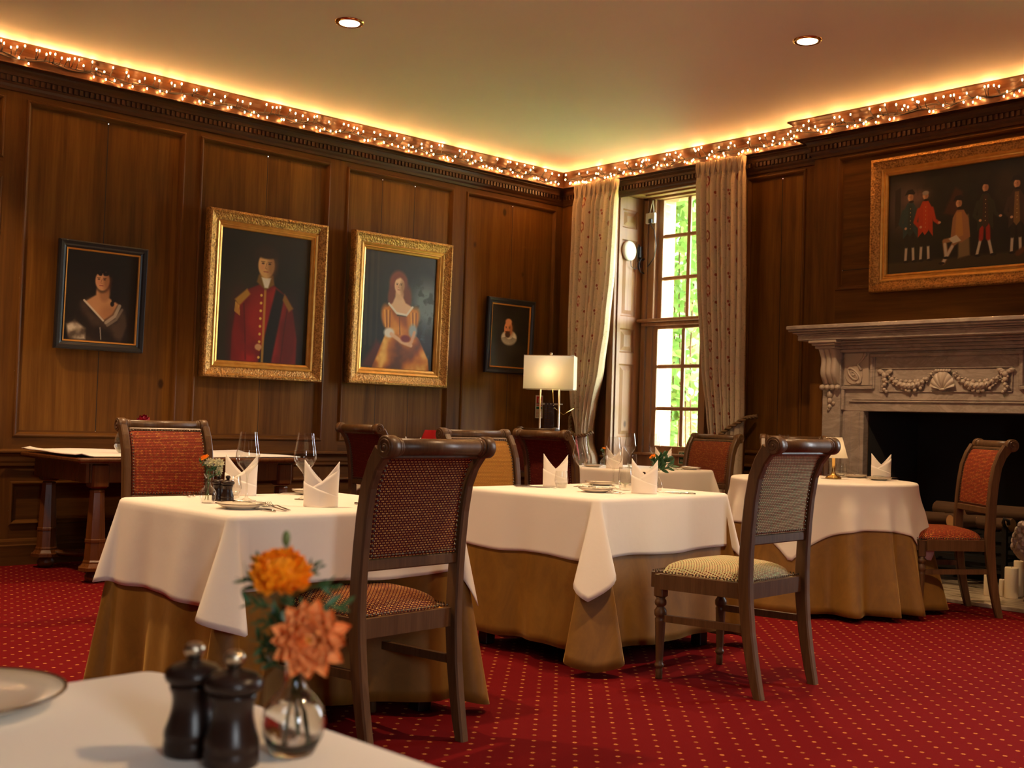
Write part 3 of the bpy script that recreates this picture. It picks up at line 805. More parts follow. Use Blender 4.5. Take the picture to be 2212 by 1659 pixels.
def chair_by_rail(label, fab, rail, ang, sz=1.02, sx=1.0):
    """rail: plan position of the rolled top rail, ang: facing direction (radians, world)"""
    f = Vector((math.cos(ang), math.sin(ang)))
    c = Vector(rail)+f*.345
    t = make_chair(label, fab, (c.x, c.y), ang-PI/2); t.scale = (sx, 1, sz); return t
D = math.radians
chair_by_rail('nearest chair, seen from behind, russet and gold zigzag upholstery with studded edges', 'fab_red', (-2.865, 2.3), D(185), 1.012, .94)
chair_by_rail('cream and green woven upholstered chair pulled out on the red carpet', 'fab_cream', (-2.643, 4.048), D(184), 1.04)
chair_by_rail('red ribbed chair behind the near square table, in front of the side table', 'fab_stripe', (-5.8, 2.74), D(-3))
chair_by_rail('dark red chair seen from behind between the near square table and the panelling', 'fab_dark', (-6.58, 4.56), D(90))
chair_by_rail('ochre woven chair on the far left side of the middle square table', 'fab_ochre', (-4.8, 4.1), D(0))
chair_by_rail('dark red chair seen from behind, in front of the rectangular lampshade', 'fab_dark', (-5.46, 5.25), D(90))
chair_by_rail('dark red chair mostly hidden at the corner table under the lamp', 'fab_dark', (-7.28, 6.95), D(-90))
chair_by_rail('russet chair in front of the right-hand curtain, beside the fire exit sign', 'fab_russet', (-5.635, 7.38), D(-92))
chair_by_rail('russet ribbed chair turned sideways in front of the fireplace', 'fab_stripe', (-3.165, 6.925), D(229), 1.05)
chair_by_rail('russet chair mostly hidden behind the round table, next to the marble fireplace', 'fab_stripe', (-4.9, 7.36), D(-52), 1.03)

# ------------------------------------------------------------------ tables and cloths
def table(label, c, rz, hx, hy, zt):
    t = thing('dining_table', label, 'table', (c[0], c[1], 0), rz)
    mb = MB(); mb.box(-hx+.02, -hy+.02, zt-.035, hx-.02, hy-.02, zt-.006, c=.004); mb.build('tabletop', M['darkwood'], t)
    for sx in (-1, 1):
        for sy in (-1, 1):
            mb = MB(); x, y = sx*(hx-.09), sy*(hy-.09); mb.box(x-.03, y-.03, 0, x+.03, y+.03, zt-.035, c=.004); mb.build('leg', M['darkwood'], t)
    return t
def drape(name, label, cat, mat, c, rz, hx, hy, zt, drop, corner, seed, eps, push=(), hemz=None, thick=True, wav=.05, group=None):
    """cloth hanging over a rectangular top. drop: four side lengths (+x, +y, -x, -y); corner: four (along, out, tip, shift)
    for the corners (+x+y, -x+y, -x-y, +x-y); push(s_point) list of (side, centre, halfwidth, depth, from_h)"""
    r = random.Random(seed); mb = MB()
    NS, NC, NV = 26, 18, 16
    hx += eps; hy += eps; zt += eps*.25
    ph = [r.uniform(0, 6.28) for _ in range(12)]
    cx = [(hx, hy), (-hx, hy), (-hx, -hy), (hx, -hy)]
    nr = [(1, 0), (0, 1), (-1, 0), (0, -1)]
    ring = []
    for k in range(4):
        # side k runs between corner k-1 and corner k
        a = Vector(cx[k-1]); b = Vector(cx[k]); n = Vector(nr[k]); d = (b-a).normalized()
        g = .035
        for i in range(NS+1):
            t = i/NS; p = a+d*g+(b-a-d*2*g)*t; ring.append(('s', k, t, p, n, d))
        n2 = Vector(nr[(k+1) % 4]); dg = (n+n2).normalized(); tg = Vector((-dg.y, dg.x))
        for i in range(1, NC):
            f = -1+2*i/NC
            an = (i/NC)*PI/2; cc = b-n*g-n2*g; p = cc+n*g*math.cos(an)+n2*g*math.sin(an)
            nn = n*math.cos(an)+n2*math.sin(an)
            ring.append(('c', k, f, p, nn, (dg, tg)))
    NR = len(ring)
    def hem(q):
        if q[0] == 's':
            k, t = q[1], q[2]; return drop[k]+.006*math.sin(9*t+ph[k])
        k, f = q[1], q[2]; a = drop[k]; b = drop[(k+1) % 4]; sh = corner[k][3]
        base = a+(b-a)*(f+1)/2
        w = max(0, 1-abs(f-sh)/(1+abs(sh)))
        return base+corner[k][2]*w**1.15
    def point(q, h):
        p, n = q[3], q[4]
        if q[0] == 's':
            k, t = q[1], q[2]
            env = math.sin(PI*t)**.6
            w = wav*(.55+.45*math.sin(11*t+ph[k]+h*1.5)*env+.25*math.sin(23*t+ph[k+4])*env)
            # sides pull towards the corner folds
            o = h*w
            for (sd, ce, hw, dp, h0) in push:
                if sd == k and h > h0:
                    u = abs(t-ce)/hw
                    if u < 1: o -= dp*(.5+.5*math.cos(PI*u))**.6*min(1, (h-h0)/.14)
            e = p+n*o
        else:
            k, f = q[1], q[2]; al, ou = corner[k][0], corner[k][1]; dg, tg = q[5]
            e = p+n*h*wav*.55+dg*(ou*h*math.cos(f*PI/2)**.8)+tg*(al*h*math.sin(f*PI))
        return e
    rows = []
    ctr = [Vector((q[3].x, q[3].y)) for q in ring]
    zr = .018
    # flat top rings
    for sc in (.0, .5, .9):
        rows.append([((v.x*sc if sc else v.x*.02), (v.y*sc if sc else v.y*.02), zt) for v in ctr])
    for an in (0, 30, 60, 90):
        a = math.radians(an)
        rows.append([((q[3]-q[4]*zr*(1-math.sin(a))).x, (q[3]-q[4]*zr*(1-math.sin(a))).y, zt-zr*(1-math.cos(a))) for q in ring])
    for j in range(1, NV+1):
        rw = []
        for q in ring:
            H = hem(q); h = zr+(H-zr)*j/NV
            e = point(q, h-zr); rw.append((e.x, e.y, zt-h))
        rows.append(rw)
    b0 = len(mb.v)
    for rw in rows: mb.add(rw)
    for j in range(len(rows)-1):
        for i in range(NR):
            k = (i+1) % NR; mb.face((b0+j*NR+i, b0+j*NR+k, b0+j*NR+NR+k, b0+j*NR+NR+i), 0, True)
    mb.face([b0+i for i in range(NR)])
    o = mb.build(name, mat, None, loc=(c[0], c[1], 0), rot=(0, 0, rz))
    if thick:
        md = o.modifiers.new('cloth', 'SOLIDIFY'); md.thickness = .0022; md.offset = 0
    return tag(o, label, cat, group)
T1C, T1R, T1H = (-3.665, 2.247), D(0.5), (.415, .475)
table('square table under a white cloth, second nearest, behind the flowers', T1C, T1R, *T1H, .75)
drape('undercloth', 'gold velvet undercloth of the table with the two pepper mills and orange flowers', 'tablecloth', M['gold'], T1C, T1R, *T1H, .745,
      (.69, .70, .68, .68), [(.05, .16, .02, 0), (.05, .14, .02, 0), (.04, .13, .0, 0), (.06, .14, .03, 0)], 4, .0, wav=.085, push=[(0, .5, .42, .2, .2)])
drape('tablecloth', 'white tablecloth under the small flower vase, left of the nearest chair', 'tablecloth', M['linen'], T1C, T1R, *T1H, .75,
      (.235, .25, .29, .30), [(.1, .18, .12, 0), (.1, .18, .12, 0), (.08, .24, .02, 0), (.2, .32, .11, .5)], 4, .008, wav=.09)
T2C, T2R, T2H = (-3.85, 4.105), D(3), (.42, .505)
table('square table under a white cloth in the middle of the room', T2C, T2R, *T2H, .75)
drape('undercloth', 'gold velvet undercloth of the middle table, brushing the carpet', 'tablecloth', M['gold'], T2C, T2R, *T2H, .745,
      (.66, .7, .69, .66), [(.1, .16, .05, 0), (.05, .14, .02, 0), (.05, .3, .02, 0), (.16, .16, .06, 0)], 9, .0, wav=.07, push=[(2, .5, .4, .12, .2)])
drape('tablecloth', 'white tablecloth with a pointed corner on the middle table, behind the cream chair', 'tablecloth', M['linen'], T2C, T2R, *T2H, .75,
      (.262, .27, .25, .272), [(.12, .22, .09, 0), (.1, .18, .12, 0), (.06, .22, -.05, 0), (.22, .24, .165, -.12)], 9, .008, wav=.075)
mb = MB(); mb.box(-.016, -.001, -.022, .016, .001, .022)
tg = mb.build('care_label', plain('grey_care_label', (.16, .15, .16), .7), None, loc=(-4.335, 3.56, .535), rot=(.1, .45, .35)); tag(tg, 'small grey care label on the left corner hem of the middle tablecloth', 'label')
T3C, T3R, T3H = (-5.74, 6.53), D(3), (.41, .43)
table('square table in front of the window', T3C, T3R, *T3H, .75)
drape('undercloth', 'gold undercloth of the table in front of the window', 'tablecloth', M['gold'], T3C, T3R, *T3H, .745, (.69, .69, .69, .69), [(.05, .14, .02, 0)]*4, 13, .0, push=[(3, .5, .45, .2, .2), (1, .5, .45, .15, .2)])
drape('tablecloth', 'white tablecloth on the table in front of the window', 'tablecloth', M['linen'], T3C, T3R, *T3H, .75, (.24, .25, .25, .25), [(.1, .34, .12, 0), (.1, .18, .12, 0), (.1, .2, .12, 0), (.16, .14, .1, 0)], 13, .008)
T5C, T5R, T5H = (-7.16, 5.72), D(2), (.4, .45)
table('square corner table by the panelling, half hidden by the ochre chair', T5C, T5R, *T5H, .75)
drape('tablecloth', 'white tablecloth just visible between the ochre chair and the dark red chair', 'tablecloth', M['linen'], T5C, T5R, *T5H, .75, (.26, .25, .25, .25), [(.12, .3, .14, 0)]*4, 15, .008)
TFC, TFR, TFH = (-.84, .15), D(4), (.50, .54)
FZ = .75
table('nearest table, only its white corner showing at the bottom left', TFC, TFR, *TFH, FZ)
drape('tablecloth', 'white tablecloth in the foreground under the large dark mills and blurred flowers', 'tablecloth', M['linen'], TFC, TFR, *TFH, FZ, (.3, .3, .3, .3), [(.1, .18, .12, 0)]*4, 17, .004)
# round table by the fireplace
T4C, T4Rd, T4Z = (-3.955, 6.27), .56, .775
t4 = thing('round_table', 'round table by the marble fireplace', 'table', (*T4C, 0))
mb = MB(); mb.lathe([(T4Rd-.004, T4Z-.035), (T4Rd, T4Z-.03), (T4Rd, T4Z-.012), (T4Rd-.004, T4Z-.008)], 48); mb.build('tabletop', M['darkwood'], t4)
mb = MB(); mb.lathe([(.22, 0), (.22, .03), (.06, .06), (.05, .4), (.07, T4Z-.035)], 20); mb.build('pedestal', M['darkwood'], t4)
def round_cloth(name, label, mat, zt, R, dropf, eps, seed):
    mb = MB(); r = random.Random(seed); N = 160; NV = 18
    ph = [r.uniform(0, 6.28) for _ in range(4)]
    def fold(a):
        w = a+.18*math.sin(3*a+1.0)
        return .5+.5*math.sin(13*w+.7)+.18*math.sin(21*w+2)
    def rad(a, h): return R+eps+h*(.09+.15*fold(a)*min(1, h/.15))
    rows = [[(R*.02*math.cos(2*PI*i/N), R*.02*math.sin(2*PI*i/N), zt) for i in range(N)], [(R*.6*math.cos(2*PI*i/N), R*.6*math.sin(2*PI*i/N), zt) for i in range(N)]]
    for an in (0, 30, 60, 90):
        q = math.radians(an); zr = .015
        rows.append([((R+eps-zr*(1-math.sin(q)))*math.cos(2*PI*i/N), (R+eps-zr*(1-math.sin(q)))*math.sin(2*PI*i/N), zt-zr*(1-math.cos(q))) for i in range(N)])
    for j in range(1, NV+1):
        rw = []
        for i in range(N):
            a = 2*PI*i/N; H = dropf(a); h = .015+(H-.015)*j/NV; rr = rad(a, h-.015); rw.append((rr*math.cos(a), rr*math.sin(a), zt-h))
        rows.append(rw)
    for rw in rows: mb.add(rw)
    for j in range(len(rows)-1):
        for i in range(N):
            k = (i+1) % N; mb.face((j*N+i, j*N+k, j*N+N+k, j*N+N+i), 0, True)
    mb.face(list(range(N)))
    o = mb.build(name, mat, None, loc=(*T4C, 0)); md = o.modifiers.new('cloth', 'SOLIDIFY'); md.thickness = .0022; md.offset = 0
    return tag(o, label, 'tablecloth')
round_cloth('undercloth', 'gold pleated skirt of the round table, down to the carpet', M['gold'], T4Z-.004, T4Rd, lambda a: T4Z-.035, .0, 4)
def sq(a):
    b = a+D(28)
    m = max(abs(math.cos(b)), abs(math.sin(b))); mid = .265
    return mid+.2*((1/m-1)/.414)**1.2
round_cloth('tablecloth', 'white square topper draped over the round table', M['linen'], T4Z, T4Rd, sq, .008, 4)
# ------------------------------------------------------------------ tableware
def wineglass(loc, label, h=.255, k=1.0, group=None):
    mb = MB()
    P = [(.036, .0), (.036, .0015), (.02, .004), (.006, .012), (.004, .03), (.0035, .085), (.005, .098), (.016, .112), (.036, .135), (.044, .158), (.043, .175), (.036, .215), (.0305, h)]
    mb.lathe([(r*k, z) for r, z in P], 28, cap1=False)
    o = mb.build('wine_glass', M['glass'], None, fix=False, loc=loc); return tag(o, label, 'glass', group)
def tumbler(loc, label, h=.085, r=.035):
    mb = MB()
    mb.lathe([(.02, 0), (r*.78, .002), (r, h*.35), (r*1.02, h*.5), (r*.86, h)], 26, cap1=False)
    mb.lathe([(r*.7, .008), (r*.92, h*.3), (r*.9, h*.31), (.0, h*.12)], 26, cap1=False, cap0=False)
    o = mb.build('tumbler', M['glass'], None, fix=False, loc=loc); return tag(o, label, 'glass')
def napkin(loc, rz, label, w=.058, h=.165, lean=0):
    """bishop's-hat fold: oval collar, two peaks at the sides, crossed front"""
    mb = MB(); d = w*.52; N = 72
    def top(a):
        c = abs(math.cos(a))
        return h*(.56+.44*c**1.25) - (.02*h if math.cos(a) > 0 else 0)
    def pt(a, z, q=0):
        ww = (1+.06*z/h-.10*(z/h)**2*0); return ((w+q)*math.cos(a)*ww, (d+q)*math.sin(a)*(1-.25*(z/h)**2), z)
    mb.grid(lambda u, v: pt(2*PI*u, top(2*PI*u)*v), N, 10, closed=True)
    # front lapel crossing from lower right to the left peak, and its counterpart
    def lap(u, v):
        a = -PI+PI*u*1.0
        x = math.cos(a)
        e = h*(.3+.52*(.5+.5*x)**1.1) if True else 0
        return pt(a, min(e, top(a)-.002)*v+.0, .0035*math.sin(PI*u)+.0012)
    mb.grid(lap, 36, 8)
    def lap2(u, v):
        a = -PI+PI*u; x = math.cos(a); e = h*(.24+.3*(.5-.5*x)**1.2)
        return pt(a, min(e, top(a)-.003)*v, .006*math.sin(PI*u)+.0016)
    mb.grid(lap2, 36, 8)
    o = mb.build('napkin', M['napkin'], None, fix=False, loc=loc, rot=(0, 0, rz))
    md = o.modifiers.new('cloth', 'SOLIDIFY'); md.thickness = .0018; md.offset = 0
    return tag(o, label, 'napkin')
def plate(loc, label, r=.082):
    t = thing('side_plate', label, 'plate', loc)
    mb = MB(); mb.lathe([(r*.55, 0), (r*.58, .003), (r*.72, .006), (r*.985, .017), (r*.99, .019), (r*.7, .009), (r*.5, .0065), (0.001, .0062)], 48, cap1=False); mb.build('dish', M['china'], t)
    mb = MB(); mb.lathe([(r*.985, .0168), (r*1.0, .0178), (r*1.0, .0194), (r*.975, .0196), (r*.97, .0183)], 48, cap0=False, cap1=False); mb.build('rim', M['rim'], t)
    return t
def knife(loc, rz, label, L=.2, tilt=0):
    mb = MB()
    prof = [(0, .0035, .0035), (.02, .0045, .004), (.07, .0045, .0035), (.085, .0035, .0028), (.1, .006, .0012), (.15, .0085, .0009), (.185, .0075, .0008), (.2, .001, .0006)]
    k = L/.2; b0 = len(mb.v)
    for x, a, b in prof: mb.add([(x*k, -a, 0), (x*k, a, 0), (x*k, a*.8, 2*b), (x*k, -a*.8, 2*b)])
    for i in range(len(prof)-1):
        for q in range(4):
            j = (q+1) % 4; mb.face((b0+i*4+q, b0+i*4+j, b0+i*4+4+j, b0+i*4+4+q), 0, True)
    mb.face([b0, b0+1, b0+2, b0+3]); mb.face([b0+len(prof)*4-4+i for i in range(4)])
    o = mb.build('table_knife', M['steel'], None, loc=loc, rot=(0, -tilt, rz)); return tag(o, label, 'knife')
def fork(loc, rz, label, L=.19):
    mb = MB()
    C_ = [(0, .0045, .002), (.02, .005, .003), (.07, .0035, .006), (.11, .0028, .01), (.125, .006, .0085), (.14, .0115, .005), (.148, .012, .0045)]
    b0 = len(mb.v)
    for x, a, z in C_: mb.add([(x, -a, z), (x, a, z), (x, a*.8, z+.0025), (x, -a*.8, z+.0025)])
    for i in range(len(C_)-1):
        for q in range(4):
            j = (q+1) % 4; mb.face((b0+i*4+q, b0+i*4+j, b0+i*4+4+j, b0+i*4+4+q), 0, True)
    mb.face([b0, b0+1, b0+2, b0+3])
    for y in (-.0098, -.0033, .0033, .0098):
        mb.tube([(.146, y, .0055), (.165, y, .0065), (.18, y, .011), (L, y, .017)], [.0018, .0017, .0014, .0008], 5)
    o = mb.build('table_fork', M['steel'], None, loc=loc, rot=(0, 0, rz)); return tag(o, label, 'fork')
def mill(loc, label, k=1.0, finial='nickel'):
    t = thing('pepper_mill', label, 'pepper mill', loc)
    mb = MB(); mb.lathe([(r*k, z*k) for r, z in [(.024, 0), (.0255, .002), (.0258, .012), (.0252, .0135), (.0252, .0165), (.0258, .018), (.0255, .023), (.022, .033), (.0195, .043), (.0188, .05), (.0195, .057), (.0215, .062), (.0222, .0645), (.0215, .067)]], 32); mb.build('body', M['pepper'], t)
    mb = MB(); mb.lathe([(r*k, z*k) for r, z in [(.02, .0675), (.0255, .07), (.0272, .0745), (.0265, .079), (.022, .0835), (.014, .0865), (.0075, .088), (.0068, .0905)]], 32); mb.build('cap', M['pepper'], t)
    mb = MB(); mb.lathe([(r*k, z*k) for r, z in [(.0045, .0905), (.007, .0925), (.0098, .0975), (.0094, .102), (.0065, .1052), (.001, .1065)]], 20, cap1=False); mb.build('finial', M[finial], t)
    return t
def petal(mb, base, tip, width, up, m=0, cup=.2):
    base = Vector(base); tip = Vector(tip); d = tip-base; L = d.length; d.normalize(); s = d.cross(Vector(up)).normalized(); n = s.cross(d)
    def fn(u, v):
        wv = width*(math.sin(PI*min(1, .08+.92*v)**.8))**.75*(1 if v < .999 else .15)
        return base+d*L*v+s*wv*(u-.5)+n*(cup*L*(v**2)*.5+width*cup*1.6*(2*u-1)**2*.5)
    mb.grid(fn, 4, 6, m)
def bloom(mb, c, r, axis, layers, m=0, cup=.3, squash=.6, w=.5, seed=1):
    rr = random.Random(seed); ax = Vector(axis).normalized(); a = ax.orthogonal().normalized(); b = ax.cross(a); c = Vector(c)
    for (n, q, tilt) in layers:
        for k in range(n):
            an = 2*PI*(k+rr.uniform(-.2, .2))/n+q; ti = tilt+rr.uniform(-.12, .12); L = r*q*rr.uniform(.9, 1.08) if q <= 1.2 else r
            d = (a*math.cos(an)+b*math.sin(an))*math.cos(ti)+ax*math.sin(ti)
            petal(mb, c+d*r*.1, c+d*L, w*r*(.55+.5*q), ax, m, cup)
def leafspray(mb, p, d, L, n, rnd, m=0):
    p = Vector(p); d = Vector(d).normalized()
    mb.tube([p, p+d*L], [.0011, .0006], 5, m)
    s = d.orthogonal().normalized()
    for k in range(n):
        t = .2+.8*k/n; an = k*2.4; q = (s*math.cos(an)+d.cross(s)*math.sin(an))*.8+d*.75
        petal(mb, p+d*L*t, p+d*L*t+q.normalized()*L*.5, L*.19, (rnd.gauss(0, 1), rnd.gauss(0, 1), 1), m, .1)
def bud_vase(loc, label, k=1.0, water=True, real=False):
    t = thing('bud_vase', label, 'vase', loc)
    mb = MB()
    out = [(.0005, .0), (.02, .0), (.022, .003), (.0295, .018), (.0315, .031), (.0285, .044), (.02, .055), (.0125, .062), (.0098, .07), (.0095, .085), (.0105, .094), (.0165, .103), (.0175, .105)]
    inn = [(.0155, .1035), (.0092, .094), (.008, .085), (.0083, .07), (.011, .0625), (.0185, .0545), (.027, .0435), (.03, .031), (.028, .019), (.02, .0065), (.0005, .0055)]
    if real: mb.lathe([(r*k, z*k) for r, z in out+inn], 40, cap0=False, cap1=False)
    else: mb.lathe([(r*k, z*k) for r, z in out[1:]], 28, cap1=False)
    mb.build('vase', M['vglass'] if real else M['glass'], t, fix=real)
    if water:
        mb = MB(); W = [(.0005, .0062), (.0198, .0072), (.0276, .0192), (.0296, .031), (.0268, .043), (.0255, .045), (.0005, .045)]
        if real: mb.lathe([(r*k, z*k) for r, z in W], 40, cap0=False, cap1=False); mb.build('water', M['water'], t)
    return t
FT = FZ+.002
mill((-1.012, .52, FT), 'large dark mill in the foreground, the left one of the pair', 1.0)
mill((-.957, .533, FT), 'large dark mill in the foreground, the right one next to the vase', 1.0)
fv = bud_vase((-.956, .598, FT), 'round glass bud vase in the foreground holding an orange marigold and a peach dahlia', 1.0, True, True)
LAT = Vector((.6734, .7393, 0)); FWD = Vector((-.7393, .6734, 0))
def rel(l, f, z): return LAT*l+FWD*f+Vector((0, 0, z))
def flower_thing(name, label, cat, base): return thing(name, label, cat, base)
VB = Vector((-.956, .598, FT))
fl = flower_thing('marigold', 'orange marigold with green leaves and a bud, blurred in the foreground vase', 'flower', VB)
mb = MB()
mb.tube([rel(.004, .0, .02), rel(-.002, 0, .09), rel(-.01, .003, .15)], .0019, 6); mb.tube([rel(-.006, 0, .012), rel(.0, .003, .09), rel(-.013, .006, .175), rel(-.0145, .006, .2)], [.0013, .0012, .001, .0014], 6)
mb.build('stem', M['stem'], fl)
mb = MB(); c = rel(-.018, .0, .166)
ax = rel(.1, -.55, .8)
bloom(mb, c, .0235, ax, [(16, 1.0, -.15), (15, .95, .12), (14, .9, .4), (12, .82, .65), (10, .74, .9), (8, .68, 1.15), (5, .62, 1.4)], 0, .9, 1, .75, 3)
bloom(mb, c, .0225, ax, [(14, 1.0, -.45), (14, .95, -.0), (12, .85, .55), (9, .74, 1.05)], 0, 1.2, 1, .7, 9)
mb.build('petals', M['marigold'], fl, fix=False)
mb = MB(); rr = random.Random(2)
for l, f, z, d, L, n in ((-.02, 0, .155, (-1, 0, .35), .034, 7), (-.022, 0, .165, (-.9, .1, .8), .03, 7), (-.012, .01, .176, (-.25, .2, 1), .02, 4), (0, .01, .172, (.7, 0, .5), .02, 5), (.01, .006, .17, (.8, 0, .8), .016, 4),
                         (.012, .005, .16, (1, .1, .05), .03, 6), (.012, 0, .145, (1, 0, -.1), .036, 6), (-.012, 0, .12, (-.8, 0, .2), .026, 7), (-.008, 0, .105, (-.6, 0, -.1), .028, 7), (-.004, 0, .135, (-.5, -.1, .7), .026, 7), (0, 0, .125, (.3, -.1, .6), .026, 7), (-.002, 0, .1, (-.2, -.1, .9), .03, 8), (-.025, .004, .15, (-.8, 0, .5), .034, 8), (-.02, 0, .14, (-1, -.1, .15), .03, 8), (-.012, 0, .095, (-.9, 0, .5), .03, 8), (-.01, 0, .08, (-.7, 0, .3), .026, 8), (-.004, .003, .115, (-.7, .1, .6), .03, 9)):
    leafspray(mb, rel(l, f, z), rel(*d), L, n, rr)
mb.build('leaf', M['leaf'], fl, fix=False)
mb = MB(); mb.ball(rel(-.0145, .006, .206), .0042, 10, 8, 0, (1, 1, 1.9)); mb.build('bud', plain('bud_green', (.12, .16, .04), .6), fl)
fl = flower_thing('dahlia', 'peach pink dahlia leaning out of the foreground vase', 'flower', VB)
mb = MB(); mb.tube([rel(.01, .006, .012), rel(.001, -.001, .088), rel(.006, -.006, .105), rel(.012, -.014, .114)], .0019, 6); mb.build('stem', M['stem'], fl)
mb = MB(); c = rel(.0145, -.019, .114); ax = rel(.25, -1, .15)
bloom(mb, c, .038, ax, [(13, 1.0, .02), (12, .93, .22), (11, .8, .42), (9, .62, .62), (7, .45, .85)], 0, .5, 1, .5, 4)
mb.build('petals', M['dahlia'], fl, fix=False)
mb = MB(); mb.ball(rel(.016, -.026, .115), .0075, 12, 8); mb.build('centre', M['dahlia_c'], fl)
p = plate((-1.31, .39, FT), 'cream plate with a brown rim cut off at the left edge in the foreground', .118)
knife((-1.16, .34, FT+.019), D(160), 'blurred knife handle resting on the foreground plate', .2)

TT = .75+.0035
def on1(x, y, z=0): return (x, y, TT+z)
wineglass(on1(-3.766, 2.119), 'wine glass on the near square table, left one, with a napkin reflected in its bowl')
wineglass(on1(-3.758, 2.36), 'wine glass on the near square table, right one, behind the folded napkin')
napkin(on1(-4.02, 2.235), D(60), 'white folded napkin behind the left wine glass and the two small mills')
napkin(on1(-3.445, 2.235), D(52), 'white folded napkin beside the nearest chair back, on the near square table')
tumbler(on1(-3.905, 2.135), 'small tumbler hidden behind the two small black mills')
mill(on1(-3.765, 2.045), 'small black mill on the near square table, the front one', .92, 'darksteel') if False else None
M['darksteel'] = M['steel']
mill(on1(-3.757, 2.036), 'small black pepper mill beside the flower vase, the front one of two', .9, 'pepper')
mill(on1(-3.815, 2.03), 'small black pepper mill behind its twin, beside the flower vase', .9, 'pepper')
pl1 = plate(on1(-3.475, 1.935), 'brown-rimmed side plate near the front corner of the near square table', .085)
knife(on1(-3.52, 1.93, .0185), D(25), 'butter knife lying across the front plate of the near square table', .15)
for i, (x, y, a) in enumerate(((-3.325, 2.035, 172), (-3.305, 2.01, 176), (-3.30, 1.965, 180))):
    fork(on1(x, y), D(a), ['fork next to the front plate, furthest from the plate rim', 'middle fork of the three next to the front plate', 'fork nearest the table edge next to the front plate'][i]) if i < 2 else knife(on1(x, y), D(a), 'knife nearest the table edge beside the forks on the near square table', .19)
plate(on1(-4.0, 2.545), 'side plate at the back of the near square table, behind the right wine glass', .08)
knife(on1(-4.05, 2.53, .0185), D(20), 'butter knife on the back plate of the near square table', .15)
fork(on1(-4.03, 2.41), D(38), 'fork at the back of the near square table with its tines towards the back plate')
fork(on1(-4.06, 2.44), D(38), 'second fork at the back of the near square table, further from the camera')
for i, (x, y) in enumerate(((-3.50, 2.42), (-3.47, 2.45), (-3.44, 2.48))): knife(on1(x, y), D(2), ['knife beside the right-hand napkin on the near square table, closest to it', 'middle knife beside the right-hand napkin', 'outer knife beside the right-hand napkin'][i])
for i, (x, y) in enumerate(((-4.0, 2.03), (-3.98, 2.0))): knife(on1(x, y), D(160), ['knife at the left edge of the near square table, inner one', 'knife at the left edge of the near square table, outer one'][i])
v1 = bud_vase(on1(-3.722, 1.94), 'small glass vase with orange and white flowers on the near square table', .98)
def posy(base, k, spec, labels):
    for (l, f, z, r, mat, ax, name), lab in zip(spec, labels):
        o = thing(name, lab, 'flower', base); mb = MB(); mb.tube([rel(-l*.3, -f*.3, .01), rel(l*.25, f*.3, .09*k), rel(l, f, z-.004)], .0012, 5); mb.build('stem', M['stem'], o)
        mb = MB(); bloom(mb, rel(l, f, z), r, rel(*ax), [(11, 1, .1), (10, .85, .45), (8, .65, .8), (5, .5, 1.2)], 0, .5, 1, .5, int(l*900)); mb.build('petals', M[mat], o, fix=False)
        mb = MB(); rr = random.Random(int(z*999)+5)
        for q in range(3): leafspray(mb, rel(l*.6, f*.6, z-.02), rel(rr.uniform(-1, 1), rr.uniform(-.5, .5), rr.uniform(-.2, .7)), .03, 5, rr)
        mb.build('leaf', M['leaf'], o, fix=False)
posy(on1(-3.722, 1.94), 1, [(-.014, 0, .158, .017, 'marigold', (-.3, -.5, .9), 'marigold'), (.004, 0, .142, .02, 'whitepetal', (0, -.8, .6), 'cream_flower'), (.033, 0, .138, .023, 'whitepetal', (.4, -.6, .5), 'white_daisy'), (.03, .01, .115, .018, 'whitepetal', (.5, -.4, -.2), 'white_daisy')],
     ['orange marigold in the small vase on the near square table', 'cream flower cluster in the middle of the small vase', 'white daisy at the right of the small vase', 'white daisy drooping low at the right of the small vase'])
# middle table
napkin(on1(-4.12, 4.07), D(45), 'white folded napkin at the left of the middle table, in front of the dark red chair')
napkin(on1(-3.575, 4.13), D(40), 'white folded napkin at the right of the middle table, in front of its flowers')
tumbler(on1(-4.02, 4.015), 'tumbler in front of the left napkin on the middle table', .085, .034)
tumbler(on1(-3.79, 4.235), 'tall tumbler beside the right napkin on the middle table', .115, .036)
wineglass(on1(-4.062, 4.195), 'wine glass on the middle table, left one, in front of the curtain tassel', .262)
wineglass(on1(-3.89, 4.255), 'wine glass on the middle table, right one, in front of the window', .262)
mill(on1(-3.70, 4.27), 'dark mill on the middle table hidden behind the right napkin', .9, 'pepper')
plate(on1(-3.725, 3.955), 'side plate at the front corner of the middle table, above the pointed cloth corner', .085)
knife(on1(-3.77, 3.95, .0185), D(20), 'butter knife across the front plate of the middle table', .15)
plate(on1(-4.14, 4.43), 'side plate at the back of the middle table behind the two wine glasses', .085)
fork(on1(-4.07, 4.29), D(130), 'fork in front of the back plate on the middle table')
fork(on1(-3.58, 4.0), D(175), 'fork beside the front plate of the middle table, inner one'); fork(on1(-3.57, 3.97), D(178), 'fork beside the front plate of the middle table, outer one')
for i, (x, y) in enumerate(((-3.49, 4.3), (-3.47, 4.33), (-3.45, 4.36))): knife(on1(x, y), D(182), ['knife right of the flowers napkin on the middle table, inner', 'knife right of the flowers napkin on the middle table, middle one', 'knife right of the flowers napkin on the middle table, outer'][i])
for i, (x, y) in enumerate(((-4.2, 3.86), (-4.17, 3.84), (-4.14, 3.82))): knife(on1(x, y), D(48), ['knife at the left edge of the middle table, outermost', 'knife at the left edge of the middle table, middle one', 'knife at the left edge of the middle table, innermost'][i])
V2 = (-3.655, 4.25)
V2 = (-3.70, 4.37)
bud_vase(on1(*V2), 'glass vase hidden behind the right napkin of the middle table', 1.0)
posy(on1(*V2), 1.1, [(-.022, 0, .165, .02, 'marigold', (-.5, -.3, .8), 'marigold')], ['small orange marigold above the right napkin of the middle table'])
